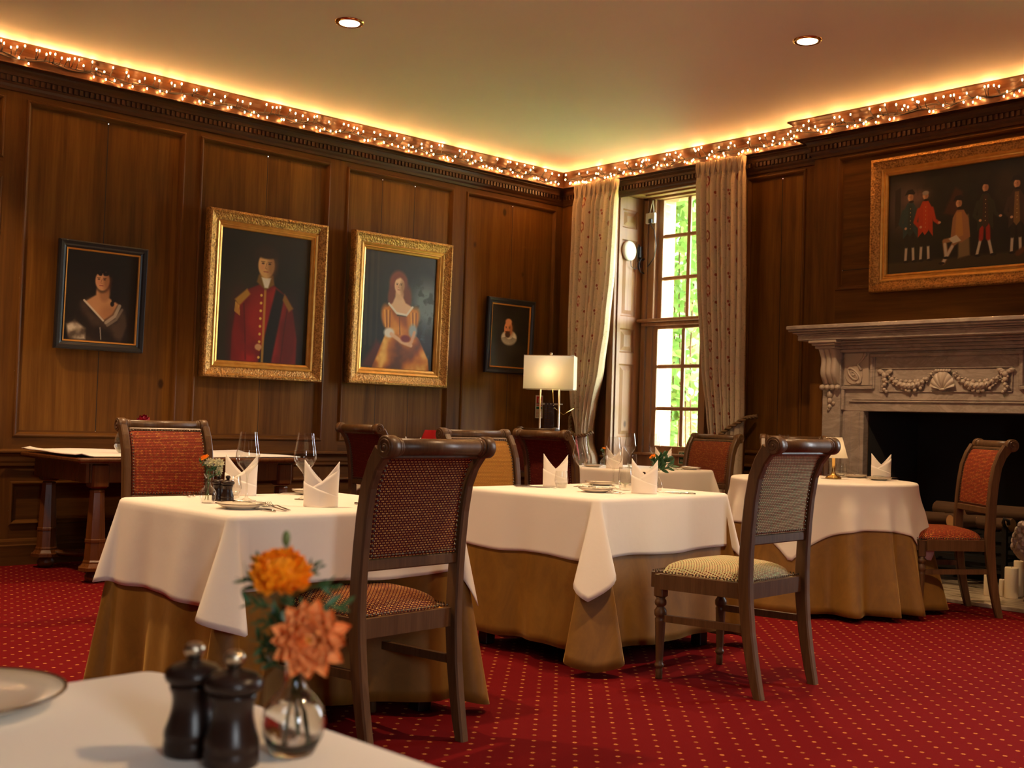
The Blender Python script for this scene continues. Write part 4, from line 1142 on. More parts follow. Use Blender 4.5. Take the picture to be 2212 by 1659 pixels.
ev = thing('evergreen_sprig', 'dark green sprig beside the marigold on the middle table', 'sprig', on1(*V2)); mb = MB(); rr = random.Random(8)
for d, L in (((.1, 0, 1), .075), ((.7, 0, .8), .085), ((.9, 0, .35), .085), ((.35, .1, 1), .09), ((-.3, 0, .8), .06), ((.1, -.1, .8), .07)): leafspray(mb, rel(.0, 0, .1), rel(*d), L, 12, rr)
mb.tube([rel(0, 0, .01), rel(0, 0, .105)], .0015, 5); mb.build('leaf', M['leaf'], ev, fix=False)
# window table
wineglass(on1(-5.76, 6.48), 'wine glass on the window table, left of the two', .262); wineglass(on1(-5.69, 6.68), 'wine glass on the window table, right of the two', .262)
napkin(on1(-5.68, 6.22), D(45), 'white folded napkin on the window table, seen through the right glass of the middle table'); napkin(on1(-5.585, 6.66), D(40), 'white folded napkin on the window table, in front of the fire exit sign')
tumbler(on1(-5.63, 6.36), 'tumbler on the window table beside its left napkin', .11, .036)
bud_vase(on1(-5.95, 6.4), 'small glass vase on the window table, beside the curtain tassel', .98)
posy(on1(-5.95, 6.4), 1, [(-.004, 0, .135, .016, 'marigold', (0, -.4, .9), 'marigold')], ['orange flower in the small vase on the window table'])
plate(on1(-5.9, 6.22), 'side plate at the left edge of the window table', .085); plate(on1(-5.45, 6.82), 'side plate at the right edge of the window table', .085)
knife(on1(-5.5, 6.78, .0185), D(45), 'butter knife on the right-hand plate of the window table', .15)
for i, q in enumerate((0, .03, .06)): fork(on1(-5.42+q*.3, 6.6+q), D(200), ['fork on the window table next to its right napkin', 'middle fork on the window table beside the right plate', 'fork touching the right plate of the window table'][i])
# round table
T4 = T4Z+.0035
def on4(x, y, z=0): return (x, y, T4+z)
wineglass(on4(-4.23, 6.24), 'wine glass behind the cream chair on the round table, only its rim showing', .268); wineglass(on4(-4.165, 6.68), 'wine glass behind the small brass lamp on the round table', .268)
tumbler(on4(-4.03, 6.6), 'tumbler to the right of the small brass lamp', .09, .036)
napkin(on4(-3.82, 6.735), D(40), 'white folded napkin on the round table in front of the dark fireplace')
plate(on4(-3.755, 6.60), 'side plate in front of the napkin on the round table', .083); plate(on4(-4.01, 6.74), 'side plate at the back of the round table', .08)
knife(on4(-3.78, 6.57, .0185), D(40), 'butter knife on the front plate of the round table', .15); knife(on4(-3.99, 6.70, .0185), D(120), 'butter knife on the back plate of the round table', .12)
fork(on4(-3.665, 6.68), D(170), 'fork at the right edge of the round table')
tl = thing('table_lamp', 'small brass lamp with a cream shade on the round table', 'lamp', on4(-3.945, 6.375))
mb = MB(); mb.lathe([(.05, 0), (.05, .006), (.044, .012), (.022, .022), (.014, .032), (.0105, .05), (.0105, .14), (.014, .143), (.014, .155)], 28); mb.build('base', M['brass'], tl)
mb = MB(); mb.lathe([(.086, .132), (.05, .262)], 40, cap0=False, cap1=False); mb.build('lamp_shade', M['shade'], tl, fix=False)
mb = MB(); mb.ball((0, 0, .19), .016, 12, 8); mb.build('light_bulb', emis('table_lamp_bulb', (1, .72, .42, 1), 12), tl)
# corner table
tr = thing('table_lamp', 'small lamp with a red shade on the corner table, behind the nearest chair', 'lamp', on1(-6.99, 5.52))
mb = MB(); mb.lathe([(.05, 0), (.05, .006), (.02, .02), (.01, .05), (.01, .17)], 20); mb.build('base', M['brass'], tr)
mb = MB(); mb.lathe([(.085, .13), (.042, .235)], 30, cap0=False, cap1=False); mb.build('lamp_shade', M['shade_red'], tr, fix=False)
napkin(on1(-7.0, 5.36), D(40), 'white napkin peak left of the red lampshade', .058, .18); napkin(on1(-6.88, 5.56), D(40), 'white napkin in front of the red lampshade', .058, .17)
knife(on1(-6.82, 5.98), D(60), 'knife at the edge of the corner table')

# ------------------------------------------------------------------ side table by the left wall
st = thing('side_table', 'long wooden side table with octagonal legs against the panelling', 'table', (-7.40, 3.5, 0))
sx0, sx1, sy0, sy1, sz = -.46, .55, -.79, .83, .772
mb = MB(); mb.box(sx0, sy0, sz-.028, sx1, sy1, sz, c=.008); mb.box(sx0+.02, sy0+.02, sz-.036, sx1-.02, sy1-.02, sz-.028); mb.build('tabletop', M['tablewood'], st)
mb = MB()
for y in (sy0+.075, sy1-.095): mb.box(sx0+.07, y, sz-.155, sx1-.07, y+.02, sz-.036)
for x in (sx0+.06, sx1-.09): mb.box(x, sy0+.1, sz-.155, x+.02, sy1-.1, sz-.036)
mb.build('apron', M['tablewood'], st)
for x in (sx0+.1, sx1-.105):
    for y in (sy0+.165 if x > 0 else sy0+.165, sy1-.15):
        mb = MB(); T = lambda p, x=x, y=y: (x+p[0], y+p[1], p[2])
        mb.box(x-.055, y-.055, sz-.19, x+.055, y+.055, sz-.036, c=.012)
        mb.lathe([(.04, .575), (.048, .565), (.048, .56), (.046, .555), (.062, .27), (.066, .265), (.066, .25), (.062, .245), (.068, .14), (.074, .13), (.074, .12), (.09, .1), (.1, .095), (.1, .075)], 8, T=T, sm=False)
        mb.build('leg', M['tablewood'], st)
        mb = MB(); mb.lathe([(.03, 0), (.045, .004), (.055, .025), (.055, .04), (.045, .06), (.04, .075)], 24, T=T); mb.build('bun_foot', M['tablewood'], st)
mb = MB()
for x in (sx0+.1, sx1-.105): mb.tube([(x, -.6, .1), (x*.3, -.3, .1), (x*.2, 0, .1), (x*.3, .35, .1), (x, .66, .1)], .022, 8)
mb.tube([(sx0+.1, -.62, .1), (0, -.35, .1), (sx1-.1, -.62, .1)], .022, 8)
mb.build('stretcher', M['tablewood'], st)
mb = MB(); a = random.Random(4)
def runner(u, v):
    x = sx0+.02+(sx1-sx0-.08)*u; y = sy0+.0+(sy1-sy0-.03)*v
    z = sz+.006+.004*math.sin(9*v+3*u)*math.sin(6*u)+(.02*math.exp(-((v-.02)/.03)**2))+(.016*math.exp(-((u-.05)/.06)**2)*(.5+.5*math.sin(7*v)))
    return (-7.40+x, 3.5+y, z+.0)
mb.grid(runner, 20, 40)
rn_ = mb.build('table_runner', M['linen'], None); md = rn_.modifiers.new('cloth', 'SOLIDIFY'); md.thickness = .006; md.offset = 0; tag(rn_, 'crumpled white cloth spread along the top of the side table', 'cloth')
gv = thing('glass_jug', 'frosted clear glass jug on the side table, half hidden by the red chair', 'jug', (-7.36, 3.215, sz+.012))
mb = MB(); mb.lathe([(.035, 0), (.05, .01), (.068, .045), (.066, .085), (.052, .13), (.042, .165), (.041, .185), (.05, .212), (.053, .222)], 32, cap1=False); mb.build('jug_body', thin_glass('jug_glass', (.62, .63, .6), 2.0), gv, fix=False)
rs = thing('rose', 'crimson rose behind the red chair, beside the glass jug', 'flower', (-7.36, 3.34, sz+.012))
mb = MB(); mb.tube([(0, 0, 0), (.01, 0, .1), (0, 0, .19)], .003, 6); mb.build('stem', M['stem'], rs)
mb = MB(); bloom(mb, (0, 0, .205), .045, (.3, -.2, .6), [(7, 1, .2), (7, .85, .6), (6, .65, .95), (4, .5, 1.3)], 0, .8, 1, .8, 6); mb.build('petals', M['rose'], rs, fix=False)
# low stand with spare napkins and a black box below the side table
ls = thing('serving_stand', 'low dark stand under the side table carrying spare napkins', 'stand', (-7.62, 4.02, 0))
mb = MB(); mb.box(-.16, -.2, .5, .16, .2, .52, c=.004); mb.build('shelf', M['darkwood'], ls)
for sx in (-1, 1):
    for sy in (-1, 1): mb = MB(); mb.box(sx*.14-.012, sy*.18-.012, 0, sx*.14+.012, sy*.18+.012, .5); mb.build('leg', M['darkwood'], ls)
napkin((-7.6, 3.93, .521), D(35), 'spare folded napkin below the side table, left one', .055, .1); napkin((-7.6, 4.08, .521), D(40), 'spare folded napkin below the side table, right one', .055, .1)
mb = MB(); mb.box(-.09, -.06, 0, .09, .06, .21, c=.01); tag(mb.build('equipment_case', M['black'], None, loc=(-7.45, 3.42, 0)), 'small black box standing on the carpet below the side table', 'box')
# ------------------------------------------------------------------ paintings
class Paint:
    """small software canvas; u runs 0..asp to the right, v runs 0..1 upwards"""
    def __init__(s, w, h, n=200):
        s.asp = w/h; s.ny = n; s.nx = max(8, int(n*s.asp))
        s.u, s.v = np.meshgrid((np.arange(s.nx)+.5)/s.nx*s.asp, (np.arange(s.ny)+.5)/s.ny); s.c = np.zeros((s.ny, s.nx, 3)); s.rs = np.random.RandomState(3)
    def fill(s, f): s.c[:] = f
    def blend(s, a, col): s.c += a[..., None]*(np.array(col, float)/255-s.c)
    def noise(s, sc, seed=0):
        r = np.random.RandomState(seed); g = np.zeros_like(s.u)
        for o in range(4):
            k = sc*2**o; a = r.rand(int(k)+3, int(k*s.asp)+3); y = s.v*k; x = s.u*k
            i = y.astype(int); j = x.astype(int); fy = y-i; fx = x-j; fy = fy*fy*(3-2*fy); fx = fx*fx*(3-2*fx)
            g += (a[i, j]*(1-fx)*(1-fy)+a[i, j+1]*fx*(1-fy)+a[i+1, j]*(1-fx)*fy+a[i+1, j+1]*fx*fy)/2**o
        return g/1.875
    def ell(s, x, y, rx, ry, col, soft=.15, rot=0, al=1.0):
        c, q = math.cos(rot), math.sin(rot); a = (s.u-x)*c+(s.v-y)*q; b = -(s.u-x)*q+(s.v-y)*c
        d = np.sqrt((a/rx)**2+(b/ry)**2); s.blend(np.clip((1-d)/soft+.5, 0, 1)*al, col)
    def poly(s, P, col, soft=.008, al=1.0):
        ins = np.zeros(s.u.shape, bool); dm = np.full(s.u.shape, 9.0); n = len(P)
        for i in range(n):
            x0, y0 = P[i]; x1, y1 = P[(i+1) % n]
            cr = ((y0 > s.v) != (y1 > s.v))
            with np.errstate(divide='ignore', invalid='ignore'): xi = (x1-x0)*(s.v-y0)/(y1-y0+1e-12)+x0
            ins ^= cr & (s.u < xi)
            L = (x1-x0)**2+(y1-y0)**2+1e-12; t = np.clip(((s.u-x0)*(x1-x0)+(s.v-y0)*(y1-y0))/L, 0, 1)
            dm = np.minimum(dm, np.hypot(s.u-x0-t*(x1-x0), s.v-y0-t*(y1-y0)))
        s.blend(np.clip(np.where(ins, dm, -dm)/soft+.5, 0, 1)*al, col)
    def line(s, P, w, col, al=1.0):
        dm = np.full(s.u.shape, 9.0)
        for (x0, y0), (x1, y1) in zip(P, P[1:]):
            L = (x1-x0)**2+(y1-y0)**2+1e-12; t = np.clip(((s.u-x0)*(x1-x0)+(s.v-y0)*(y1-y0))/L, 0, 1)
            dm = np.minimum(dm, np.hypot(s.u-x0-t*(x1-x0), s.v-y0-t*(y1-y0)))
        s.blend(np.clip((w-dm)/(w*.6)+.3, 0, 1)*al, col)
    def mask(s, P, soft=.01):
        c0 = s.c; s.c = np.zeros_like(c0); s.poly(P, (255, 255, 255), soft); m = s.c[..., 0]; s.c = c0; return m
    def satin(s, P, cols, seed=1, sc=5, ang=.6, soft=.012, al=1.0, st=2.6):
        m = s.mask(P, soft)*al; n = s.noise(sc, seed); c, q = math.cos(ang), math.sin(ang)
        t = .5+.5*np.sin((s.u*c+s.v*q)*sc*6+n*9*st/2.6); t = .55*t+.45*s.noise(sc*2.2, seed+7); t = np.clip((t-.2)/.6, 0, 1)
        C_ = np.array(cols, float)/255; k = np.minimum((t*(len(cols)-1)).astype(int), len(cols)-2); f = t*(len(cols)-1)-k
        s.c += m[..., None]*(C_[k]*(1-f)[..., None]+C_[k+1]*f[..., None]-s.c)
    def face(s, x, y, h, skin=(200, 150, 110), hair=(30, 18, 10), turn=.15, dark=(120, 70, 40)):
        w = h*.36
        s.ell(x, y, w, h*.5, skin, .18); s.ell(x+w*.75*np.sign(turn or 1), y-.05*h, w*.6, h*.45, dark, .9, 0, .55)
        ex = x-w*turn
        for k in (-1, 1):
            s.ell(ex+k*w*.4, y+h*.06, w*.17, h*.035, (45, 28, 18), .5, 0, .85); s.line([(ex+k*w*.2, y+h*.13), (ex+k*w*.62, y+h*.13)], h*.016, (60, 36, 22), .8)
        s.line([(ex+w*.05, y+h*.08), (ex-w*.1, y-h*.12), (ex+w*.1, y-h*.14)], h*.014, dark, .7)
        s.line([(ex-w*.25, y-h*.25), (ex+w*.25, y-h*.25)], h*.022, (150, 60, 48), .9)
        s.ell(x-w*.45, y-h*.08, w*.3, h*.13, (210, 120, 90), .9, 0, .3)
    def build(s, parent, P, m):
        W = np.power(np.clip(s.c, 0, 1), 2.2).reshape(-1, 3)
        verts = [P(u, v) for v in np.linspace(0, 1, s.ny) for u in np.linspace(0, 1, s.nx)]
        idx = np.arange(s.nx*s.ny).reshape(s.ny, s.nx)
        F = np.stack([idx[:-1, :-1], idx[:-1, 1:], idx[1:, 1:], idx[1:, :-1]], -1).reshape(-1, 4).tolist()
        me = bpy.data.meshes.new('canvas'); me.from_pydata(verts, [], F); me.update()
        a = me.color_attributes.new('Col', 'FLOAT_COLOR', 'POINT'); a.data.foreach_set('color', np.concatenate([W, np.ones((len(W), 1))], 1).astype(np.float32).ravel())
        me.materials.append(M['canvas']); return link('canvas', me, parent)
def picture(label, wallP, origin, w, h, prof, mats, lip, depth0, tilt, paint, name='framed_painting'):
    """wallP(u, w, d) local mapping; prof = loops (inset, depth, material of the band that follows)"""
    t = thing(name, label, 'painting', origin)
    Q = lambda u, v, d: wallP(u, v, d+tilt*v)
    for nm, band in prof:
        mb = MB(); R = [[Q(-w/2+a, a, d), Q(w/2-a, a, d), Q(w/2-a, h-a, d), Q(-w/2+a, h-a, d)] for a, d in band]
        for k in range(len(R)-1):
            for i in range(4):
                j = (i+1) % 4; mb.quad(R[k][i], R[k][j], R[k+1][j], R[k+1][i])
        mb.build(nm, mats[nm], t, fix=False)
    paint.build(t, lambda u, v: Q(-w/2+lip+u*(w-2*lip), lip+v*(h-2*lip), depth0), None)
    return t
FM = {'frame': M['gilt_orn'], 'gilt_moulding': M['gilt'], 'black_frame': M['blackframe'], 'gilt_slip': M['gilt_slip']}
def giltprof(k): return [('frame', [(0, 0), (0, .05), (.006*k, .066), (.02*k, .07), (.035*k, .058), (.075*k, .04), (.082*k, .042)]), ('gilt_moulding', [(.082*k, .042), (.088*k, .046), (.1*k, .04), (.104*k, .036), (.112*k, .036), (.118*k, .03), (.13*k, .026), (.135*k, .018)])]
def blackprof(wd): return [('black_frame', [(0, 0), (0, .03), (.01, .04), (.03, .036), (.04, .026), (wd-.012, .022), (wd-.008, .026)]), ('gilt_slip', [(wd-.008, .026), (wd, .024), (wd+.004, .016)])]
LW = lambda u, v, d: (d, u, v)
BW = lambda u, v, d: (u, -d, v)
rsd = np.random.RandomState(2)
# 1 lady in dark dress
w, h = .64, .76; p = Paint(w-.13, h-.13, 210); n = p.noise(5, 1); p.fill((.085, .055, .035)); p.c *= (.75+.5*n)[..., None]
A = p.asp; X = lambda x: x*A
p.ell(X(.5), .35, .42, .48, (38, 26, 16), .9, 0, .6)
p.ell(X(.52), .70, .15, .19, (22, 13, 8), .3); p.ell(X(.66), .55, .08, .16, (24, 14, 9), .5)
p.poly([(X(.2), .44), (X(.42), .52), (X(.62), .5), (X(.84), .4), (X(.88), .2), (X(.8), 0), (X(.1), 0), (X(.12), .2)], (46, 33, 24), .03); p.satin([(X(.2), .44), (X(.42), .52), (X(.84), .4), (X(.88), .2), (X(.8), 0), (X(.1), 0), (X(.12), .2)], [(28, 19, 14), (46, 33, 24), (78, 60, 46)], 4, 3, .9, .03, .8)
p.poly([(X(.42), .6), (X(.58), .6), (X(.6), .5), (X(.74), .44), (X(.66), .32), (X(.55), .25), (X(.4), .34), (X(.28), .44), (X(.42), .52)], (196, 138, 92), .02)
p.ell(X(.6), .33, .09, .08, (160, 105, 66), .9, .5, .6)
p.line([(X(.26), .45), (X(.38), .36), (X(.54), .24)], .012, (220, 205, 180), .85); p.line([(X(.76), .42), (X(.7), .3), (X(.58), .22)], .022, (190, 170, 145), .8); p.line([(X(.8), .38), (X(.72), .26), (X(.6), .19)], .016, (150, 132, 112), .7)
p.satin([(X(.03), .18), (X(.14), .22), (X(.3), .14), (X(.3), .02), (X(.08), .01)], [(84, 70, 56), (150, 132, 110), (200, 184, 160)], 6, 6, 1.9, .03)
p.ell(X(.54), .55, .06, .1, (170, 115, 74), .5)
p.ell(X(.5), .69, .09, .13, (26, 15, 9), .4); p.face(X(.5), .685, .225, (214, 152, 104), turn=.12)
for k in range(12): p.ell(X(.40+.022*k), .775+.02*math.sin(k*1.7), .022, .02, (26, 15, 9), .5)
for k in range(6): p.ell(X(.66+.01*math.sin(k*2)), .66-.045*k, .022, .028, (24, 14, 9), .5)
p.line([(X(.5), .16), (X(.52), .03)], .006, (210, 200, 180), .7)
picture('small black-framed portrait of a woman in a low dark dress', LW, (XW+.004, 3.247, 1.487), w, h, blackprof(.062), FM, .064, .014, .03, p)
# 2 officer (plain generic figure)
w, h = 1.06, 1.285; p = Paint(w-.27, h-.27, 250); n = p.noise(4, 4); p.fill((.12, .095, .05)); p.c *= (.45+.6*n)[..., None]; A = p.asp
p.ell(X(.25), .3, .3, .4, (58, 46, 22), .95, 0, .6)
p.poly([(X(.2), .46), (X(.3), .55), (X(.44), .6), (X(.6), .6), (X(.74), .53), (X(.82), .42), (X(.88), .2), (X(.88), .0), (X(.16), .0), (X(.16), .22)], (150, 24, 14), .02)
p.satin([(X(.2), .46), (X(.3), .55), (X(.44), .6), (X(.6), .6), (X(.74), .53), (X(.82), .42), (X(.88), .2), (X(.88), .0), (X(.16), .0), (X(.16), .22)], [(96, 12, 8), (150, 24, 14), (184, 38, 22)], 5, 2.4, .25, .02, .75)
for sx_, a_ in ((.27, .0), (.76, .0)): p.line([(X(sx_), .44), (X(sx_+(.5-sx_)*.12), .22), (X(sx_+(.5-sx_)*.2), .02)], .008, (70, 8, 6), .6)
p.ell(X(.22), .2, .08, .3, (88, 12, 8), .9, 0, .6); p.ell(X(.78), .2, .1, .3, (70, 8, 6), .9, 0, .7); p.ell(X(.45), .35, .1, .18, (186, 36, 20), .9, 0, .5)
p.poly([(X(.62), .58), (X(.72), .54), (X(.6), .0), (X(.46), .0)], (20, 16, 16), .02)
p.line([(X(.5), .56), (X(.5), .0)], .012, (190, 140, 50), .8)
for k in range(9): p.ell(X(.46), .52-.06*k, .011, .011, (226, 180, 80), .4)
p.poly([(X(.17), .47), (X(.3), .56), (X(.34), .52), (X(.22), .42)], (170, 120, 40), .015); p.poly([(X(.72), .55), (X(.83), .44), (X(.78), .41), (X(.7), .5)], (140, 95, 32), .015)
for k in range(8): p.line([(X(.18+.006*k), .45-.004*k), (X(.175+.008*k), .38-.004*k)], .004, (210, 160, 64), .7)
p.poly([(X(.40), .62), (X(.5), .56), (X(.6), .61), (X(.58), .68), (X(.42), .68)], (120, 84, 30), .015); p.poly([(X(.45), .66), (X(.56), .66), (X(.53), .58), (X(.49), .58)], (225, 212, 188), .012)
p.ell(X(.5), .8, .115, .115, (38, 24, 14), .25); p.face(X(.5), .755, .2, (212, 158, 98), turn=.02); p.ell(X(.5), .845, .1, .04, (40, 26, 15), .4)
p.line([(X(.24), .14), (X(.36), .08), (X(.44), .12)], .035, (120, 18, 11), .7); p.ell(X(.45), .12, .03, .025, (205, 150, 100), .4)
picture('large gilt-framed portrait of a man in a red military coat against a dark ground', LW, (XW+.004, 4.553, 1.343), w, h, giltprof(1.0), FM, .135, .014, .022, p)
# 3 lady in orange satin
w, h = 1.06, 1.285; p = Paint(w-.29, h-.29, 260); A = p.asp; n = p.noise(7, 8); n2 = p.noise(18, 9)
p.fill((.13, .12, .1)); p.c *= (.35+.9*n)[..., None]
p.ell(X(.88), .58, .16, .2, (128, 138, 140), .95, .3, .75); p.blend(np.clip((n2-.52)*6, 0, 1)*.6, (26, 28, 22)); p.blend(np.clip((.42-n2)*5, 0, 1)*(p.u > A*.6)*(p.v < .5)*.7, (70, 88, 92))
for x, w_ in ((.12, .02), (.2, .012), (.05, .016)): p.line([(X(x), .2), (X(x-.02), 1)], w_, (58, 46, 36), .6)
p.poly([(0, .0), (X(.2), .24), (X(.3), .2), (X(.34), 0)], (84, 30, 22), .05)
p.ell(X(.47), .74, .1, .115, (122, 58, 34), .3); p.ell(X(.38), .62, .04, .1, (112, 52, 32), .6); p.ell(X(.6), .62, .045, .11, (112, 52, 32), .6)
p.poly([(X(.16), 0), (X(.3), .26), (X(.36), .36), (X(.62), .36), (X(.78), .28), (X(.93), .1), (X(.95), 0)], (186, 102, 28), .02)
p.poly([(X(.3), .5), (X(.38), .56), (X(.47), .46), (X(.6), .46), (X(.67), .55), (X(.75), .48), (X(.7), .36), (X(.62), .3), (X(.38), .3)], (190, 104, 26), .015)
p.satin([(X(.16), 0), (X(.3), .26), (X(.36), .36), (X(.62), .36), (X(.78), .28), (X(.93), .1), (X(.95), 0)], [(92, 44, 12), (150, 78, 20), (196, 112, 34), (240, 182, 88)], 12, 3.0, -.5, .015)
p.satin([(X(.3), .5), (X(.38), .56), (X(.47), .46), (X(.6), .46), (X(.67), .55), (X(.75), .48), (X(.7), .36), (X(.62), .3), (X(.38), .3)], [(130, 66, 16), (186, 100, 26), (220, 142, 52)], 15, 4.0, .3, .015, .8)
for sx_ in (.335, .7):
    p.ell(X(sx_), .44, .06, .11, (200, 118, 34), .5, .25 if sx_ < .5 else -.25)
    for k in range(4): p.line([(X(sx_-.04+.025*k), .5), (X(sx_-.02+.02*k), .36)], .007, ((240, 180, 84), (120, 62, 16))[k % 2], .7)
p.poly([(X(.4), .57), (X(.44), .64), (X(.53), .64), (X(.58), .58), (X(.68), .55), (X(.6), .475), (X(.47), .475), (X(.37), .55)], (220, 172, 130), .015)
p.line([(X(.35), .56), (X(.46), .485), (X(.6), .475), (X(.68), .55)], .011, (232, 222, 200), .85)
p.line([(X(.5), .46), (X(.52), .3)], .006, (110, 58, 18), .8)
p.ell(X(.37), .31, .055, .042, (222, 210, 186), .5); p.ell(X(.7), .34, .045, .06, (150, 158, 150), .6)
p.line([(X(.4), .3), (X(.55), .24), (X(.68), .215)], .02, (222, 172, 128), .95); p.line([(X(.72), .33), (X(.69), .25), (X(.66), .225)], .018, (214, 162, 118), .95); p.ell(X(.6), .27, .05, .03, (120, 34, 24), .5)
p.ell(X(.49), .65, .045, .05, (214, 164, 122), .4); p.face(X(.485), .725, .15, (226, 178, 136), turn=.1)
p.line([(X(.42), .79), (X(.49), .815), (X(.56), .785)], .022, (118, 56, 32), .8)
picture('gilt-framed portrait of a seated woman in an orange satin gown', LW, (XW+.004, 5.872, 1.353), w, h, giltprof(1.07), FM, .145, .014, .022, p)
# 4 man with ruff
w, h = .6, .705; p = Paint(w-.13, h-.13, 190); A = p.asp; n = p.noise(4, 14); p.fill((.14, .125, .1)); p.c *= (.55+.5*n)[..., None]
p.poly([(0, .36), (X(.3), .44), (X(.7), .44), (X(1), .32), (X(1), 0), (0, 0)], (34, 29, 24), .05); p.ell(X(.62), .3, .2, .1, (64, 58, 50), .95, 0, .5)
p.ell(X(.48), .475, .175, .125, (150, 142, 122), .2); p.ell(X(.48), .48, .16, .112, (206, 200, 182), .2)
for k in range(40):
    a = PI+.1+k*(PI-.2)/39; p.line([(X(.48)+.07*math.cos(a), .49+.04*math.sin(a)), (X(.48)+.165*math.cos(a), .475+.115*math.sin(a))], .004, (120, 112, 96), .6)
p.ell(X(.45), .675, .085, .13, (30, 20, 14), .3); p.face(X(.45), .62, .25, (214, 140, 92), turn=.12)
p.ell(X(.45), .735, .07, .05, (210, 142, 98), .5); p.ell(X(.44), .525, .055, .05, (58, 30, 18), .5); p.line([(X(.38), .572), (X(.5), .572)], .009, (60, 30, 18), .9)
picture('small black-framed portrait of a bearded man in a white ruff, above the lampshade', LW, (XW+.004, 7.173, 1.524), w, h, blackprof(.062), FM, .064, .014, .03, p)
# 5 group of four gentlemen
w, h = 1.86, 1.0; p = Paint(w-.27, h-.27, 260); A = p.asp; n = p.noise(6, 21); p.fill((.11, .09, .06)); p.c *= (.5+.6*n)[..., None]
p.ell(.18, .68, .25, .28, (92, 74, 70), .95, 0, .75); p.ell(.3, .75, .13, .06, (128, 92, 76), .9, .2, .5); p.blend(np.clip((p.noise(9, 3)-.5)*5, 0, 1)*(p.v > .5)*(p.u > .3)*.7, (30, 28, 20))
p.poly([(.07, .45), (.07, .84), (.13, .87), (.13, .5)], (44, 36, 32), .01); p.poly([(0, 0), (A, 0), (A, .13), (0, .11)], (58, 46, 28), .03)
p.ell(1.2, .72, .12, .2, (70, 52, 32), .8, 0, .5); p.poly([(.58, .55), (.7, .8), (.78, .75), (.76, .5)], (66, 34, 22), .03)
def gent(x, s_, coat, waist, breech, hat=True, seated=False, lead=0):
    y0 = .1
    if not seated:
        for k, dx in ((-1, -.035), (1, .035)):
            p.line([(x+dx*1.2+lead*k, y0+.02), (x+dx, .28)], .016, (190, 178, 156)); p.ell(x+dx*1.3+lead*k+.01, y0+.01, .03, .012, (18, 14, 12), .4)
            p.line([(x+dx, .27), (x+dx*.8, .42)], .026, breech)
        p.poly([(x-.075, .34), (x-.07, .62), (x-.03, .7), (x+.03, .7), (x+.075, .62), (x+.085, .34), (x+.03, .42), (x-.02, .4)], coat, .008); p.poly([(x-.018, .68), (x+.022, .68), (x+.035, .4), (x, .36), (x-.028, .4)], waist, .006)
        for k in range(6): p.ell(x+.004, .64-.04*k, .004, .004, (206, 180, 110), .4)
        p.line([(x-.07, .62), (x-.105, .5), (x-.05, .44)], .022, coat); p.line([(x+.07, .62), (x+.1, .5), (x+.14, .47)], .02, coat); p.ell(x+.15, .47, .016, .012, (206, 160, 120), .4); p.ell(x-.045, .445, .014, .013, (206, 160, 120), .4)
        fy = .755
    else:
        p.line([(x+.02, .3), (x-.14, .28), (x-.12, .14)], .026, (150, 110, 74)); p.line([(x+.03, .3), (x-.05, .24), (x-.15, .07)], .024, (150, 110, 74))
        p.line([(x-.135, .25), (x-.12, .13)], .016, (196, 184, 160)); p.line([(x-.06, .22), (x-.145, .08)], .016, (196, 184, 160)); p.ell(x-.12, .115, .03, .013, (18, 14, 12), .4); p.ell(x-.165, .065, .03, .013, (18, 14, 12), .4)
        p.poly([(x-.08, .3), (x-.06, .5), (x-.02, .57), (x+.05, .57), (x+.1, .48), (x+.12, .3), (x+.03, .25)], coat, .008); p.poly([(x-.025, .55), (x+.03, .55), (x+.05, .32), (x-.03, .3)], waist, .008)
        p.poly([(x-.1, .3), (x-.02, .33), (x+.03, .27), (x-.05, .25)], (196, 186, 160), .006); fy = .635
    p.ell(x, fy, .03, .04, (206, 158, 118), .25); p.ell(x+.012, fy, .018, .036, (130, 84, 56), .8, 0, .6); p.ell(x+.01, fy-.045, .026, .012, (24, 18, 16), .4)
    for k in (-1, 1): p.ell(x-.006+k*.01, fy+.005, .004, .003, (40, 26, 18), .5)
    if hat: p.poly([(x-.06, fy+.025), (x-.02, fy+.035), (x+.04, fy+.025), (x+.05, fy+.04), (x+.02, fy+.08), (x-.03, fy+.075)], (20, 16, 16), .006)
    else: p.ell(x, fy+.025, .034, .022, (150, 140, 124), .4)
gent(.235, 1, (40, 62, 62), (36, 50, 48), (24, 22, 22)); gent(.395, 1, (176, 52, 20), (186, 62, 24), (26, 20, 18), hat=False)
p.poly([(.74, .1), (.74, .5), (.84, .52), (.86, .12)], (120, 100, 66), .02)
gent(.74, 1, (150, 104, 66), (170, 122, 62), (0, 0, 0), seated=True); gent(1.0, 1, (44, 44, 32), (60, 40, 30), (150, 34, 20), lead=.03)
gent(1.3, 1, (60, 44, 34), (120, 90, 50), (40, 30, 22)); p.line([(1.32, .1), (1.42, .16), (1.52, .1)], .03, (90, 52, 28))
GP = [('frame', [(0, 0), (0, .045), (.008, .06), (.024, .066), (.036, .05), (.075, .036), (.08, .038)]), ('gilt_moulding', [(.08, .038), (.087, .042), (.097, .036), (.102, .03), (.112, .03), (.118, .036), (.13, .03), (.135, .018)])]
picture('wide gilt-framed group portrait of gentlemen above the marble fireplace', BW, (-3.55, YB+.012, 2.122), w, h, GP, FM, .135, .014, .0, p)

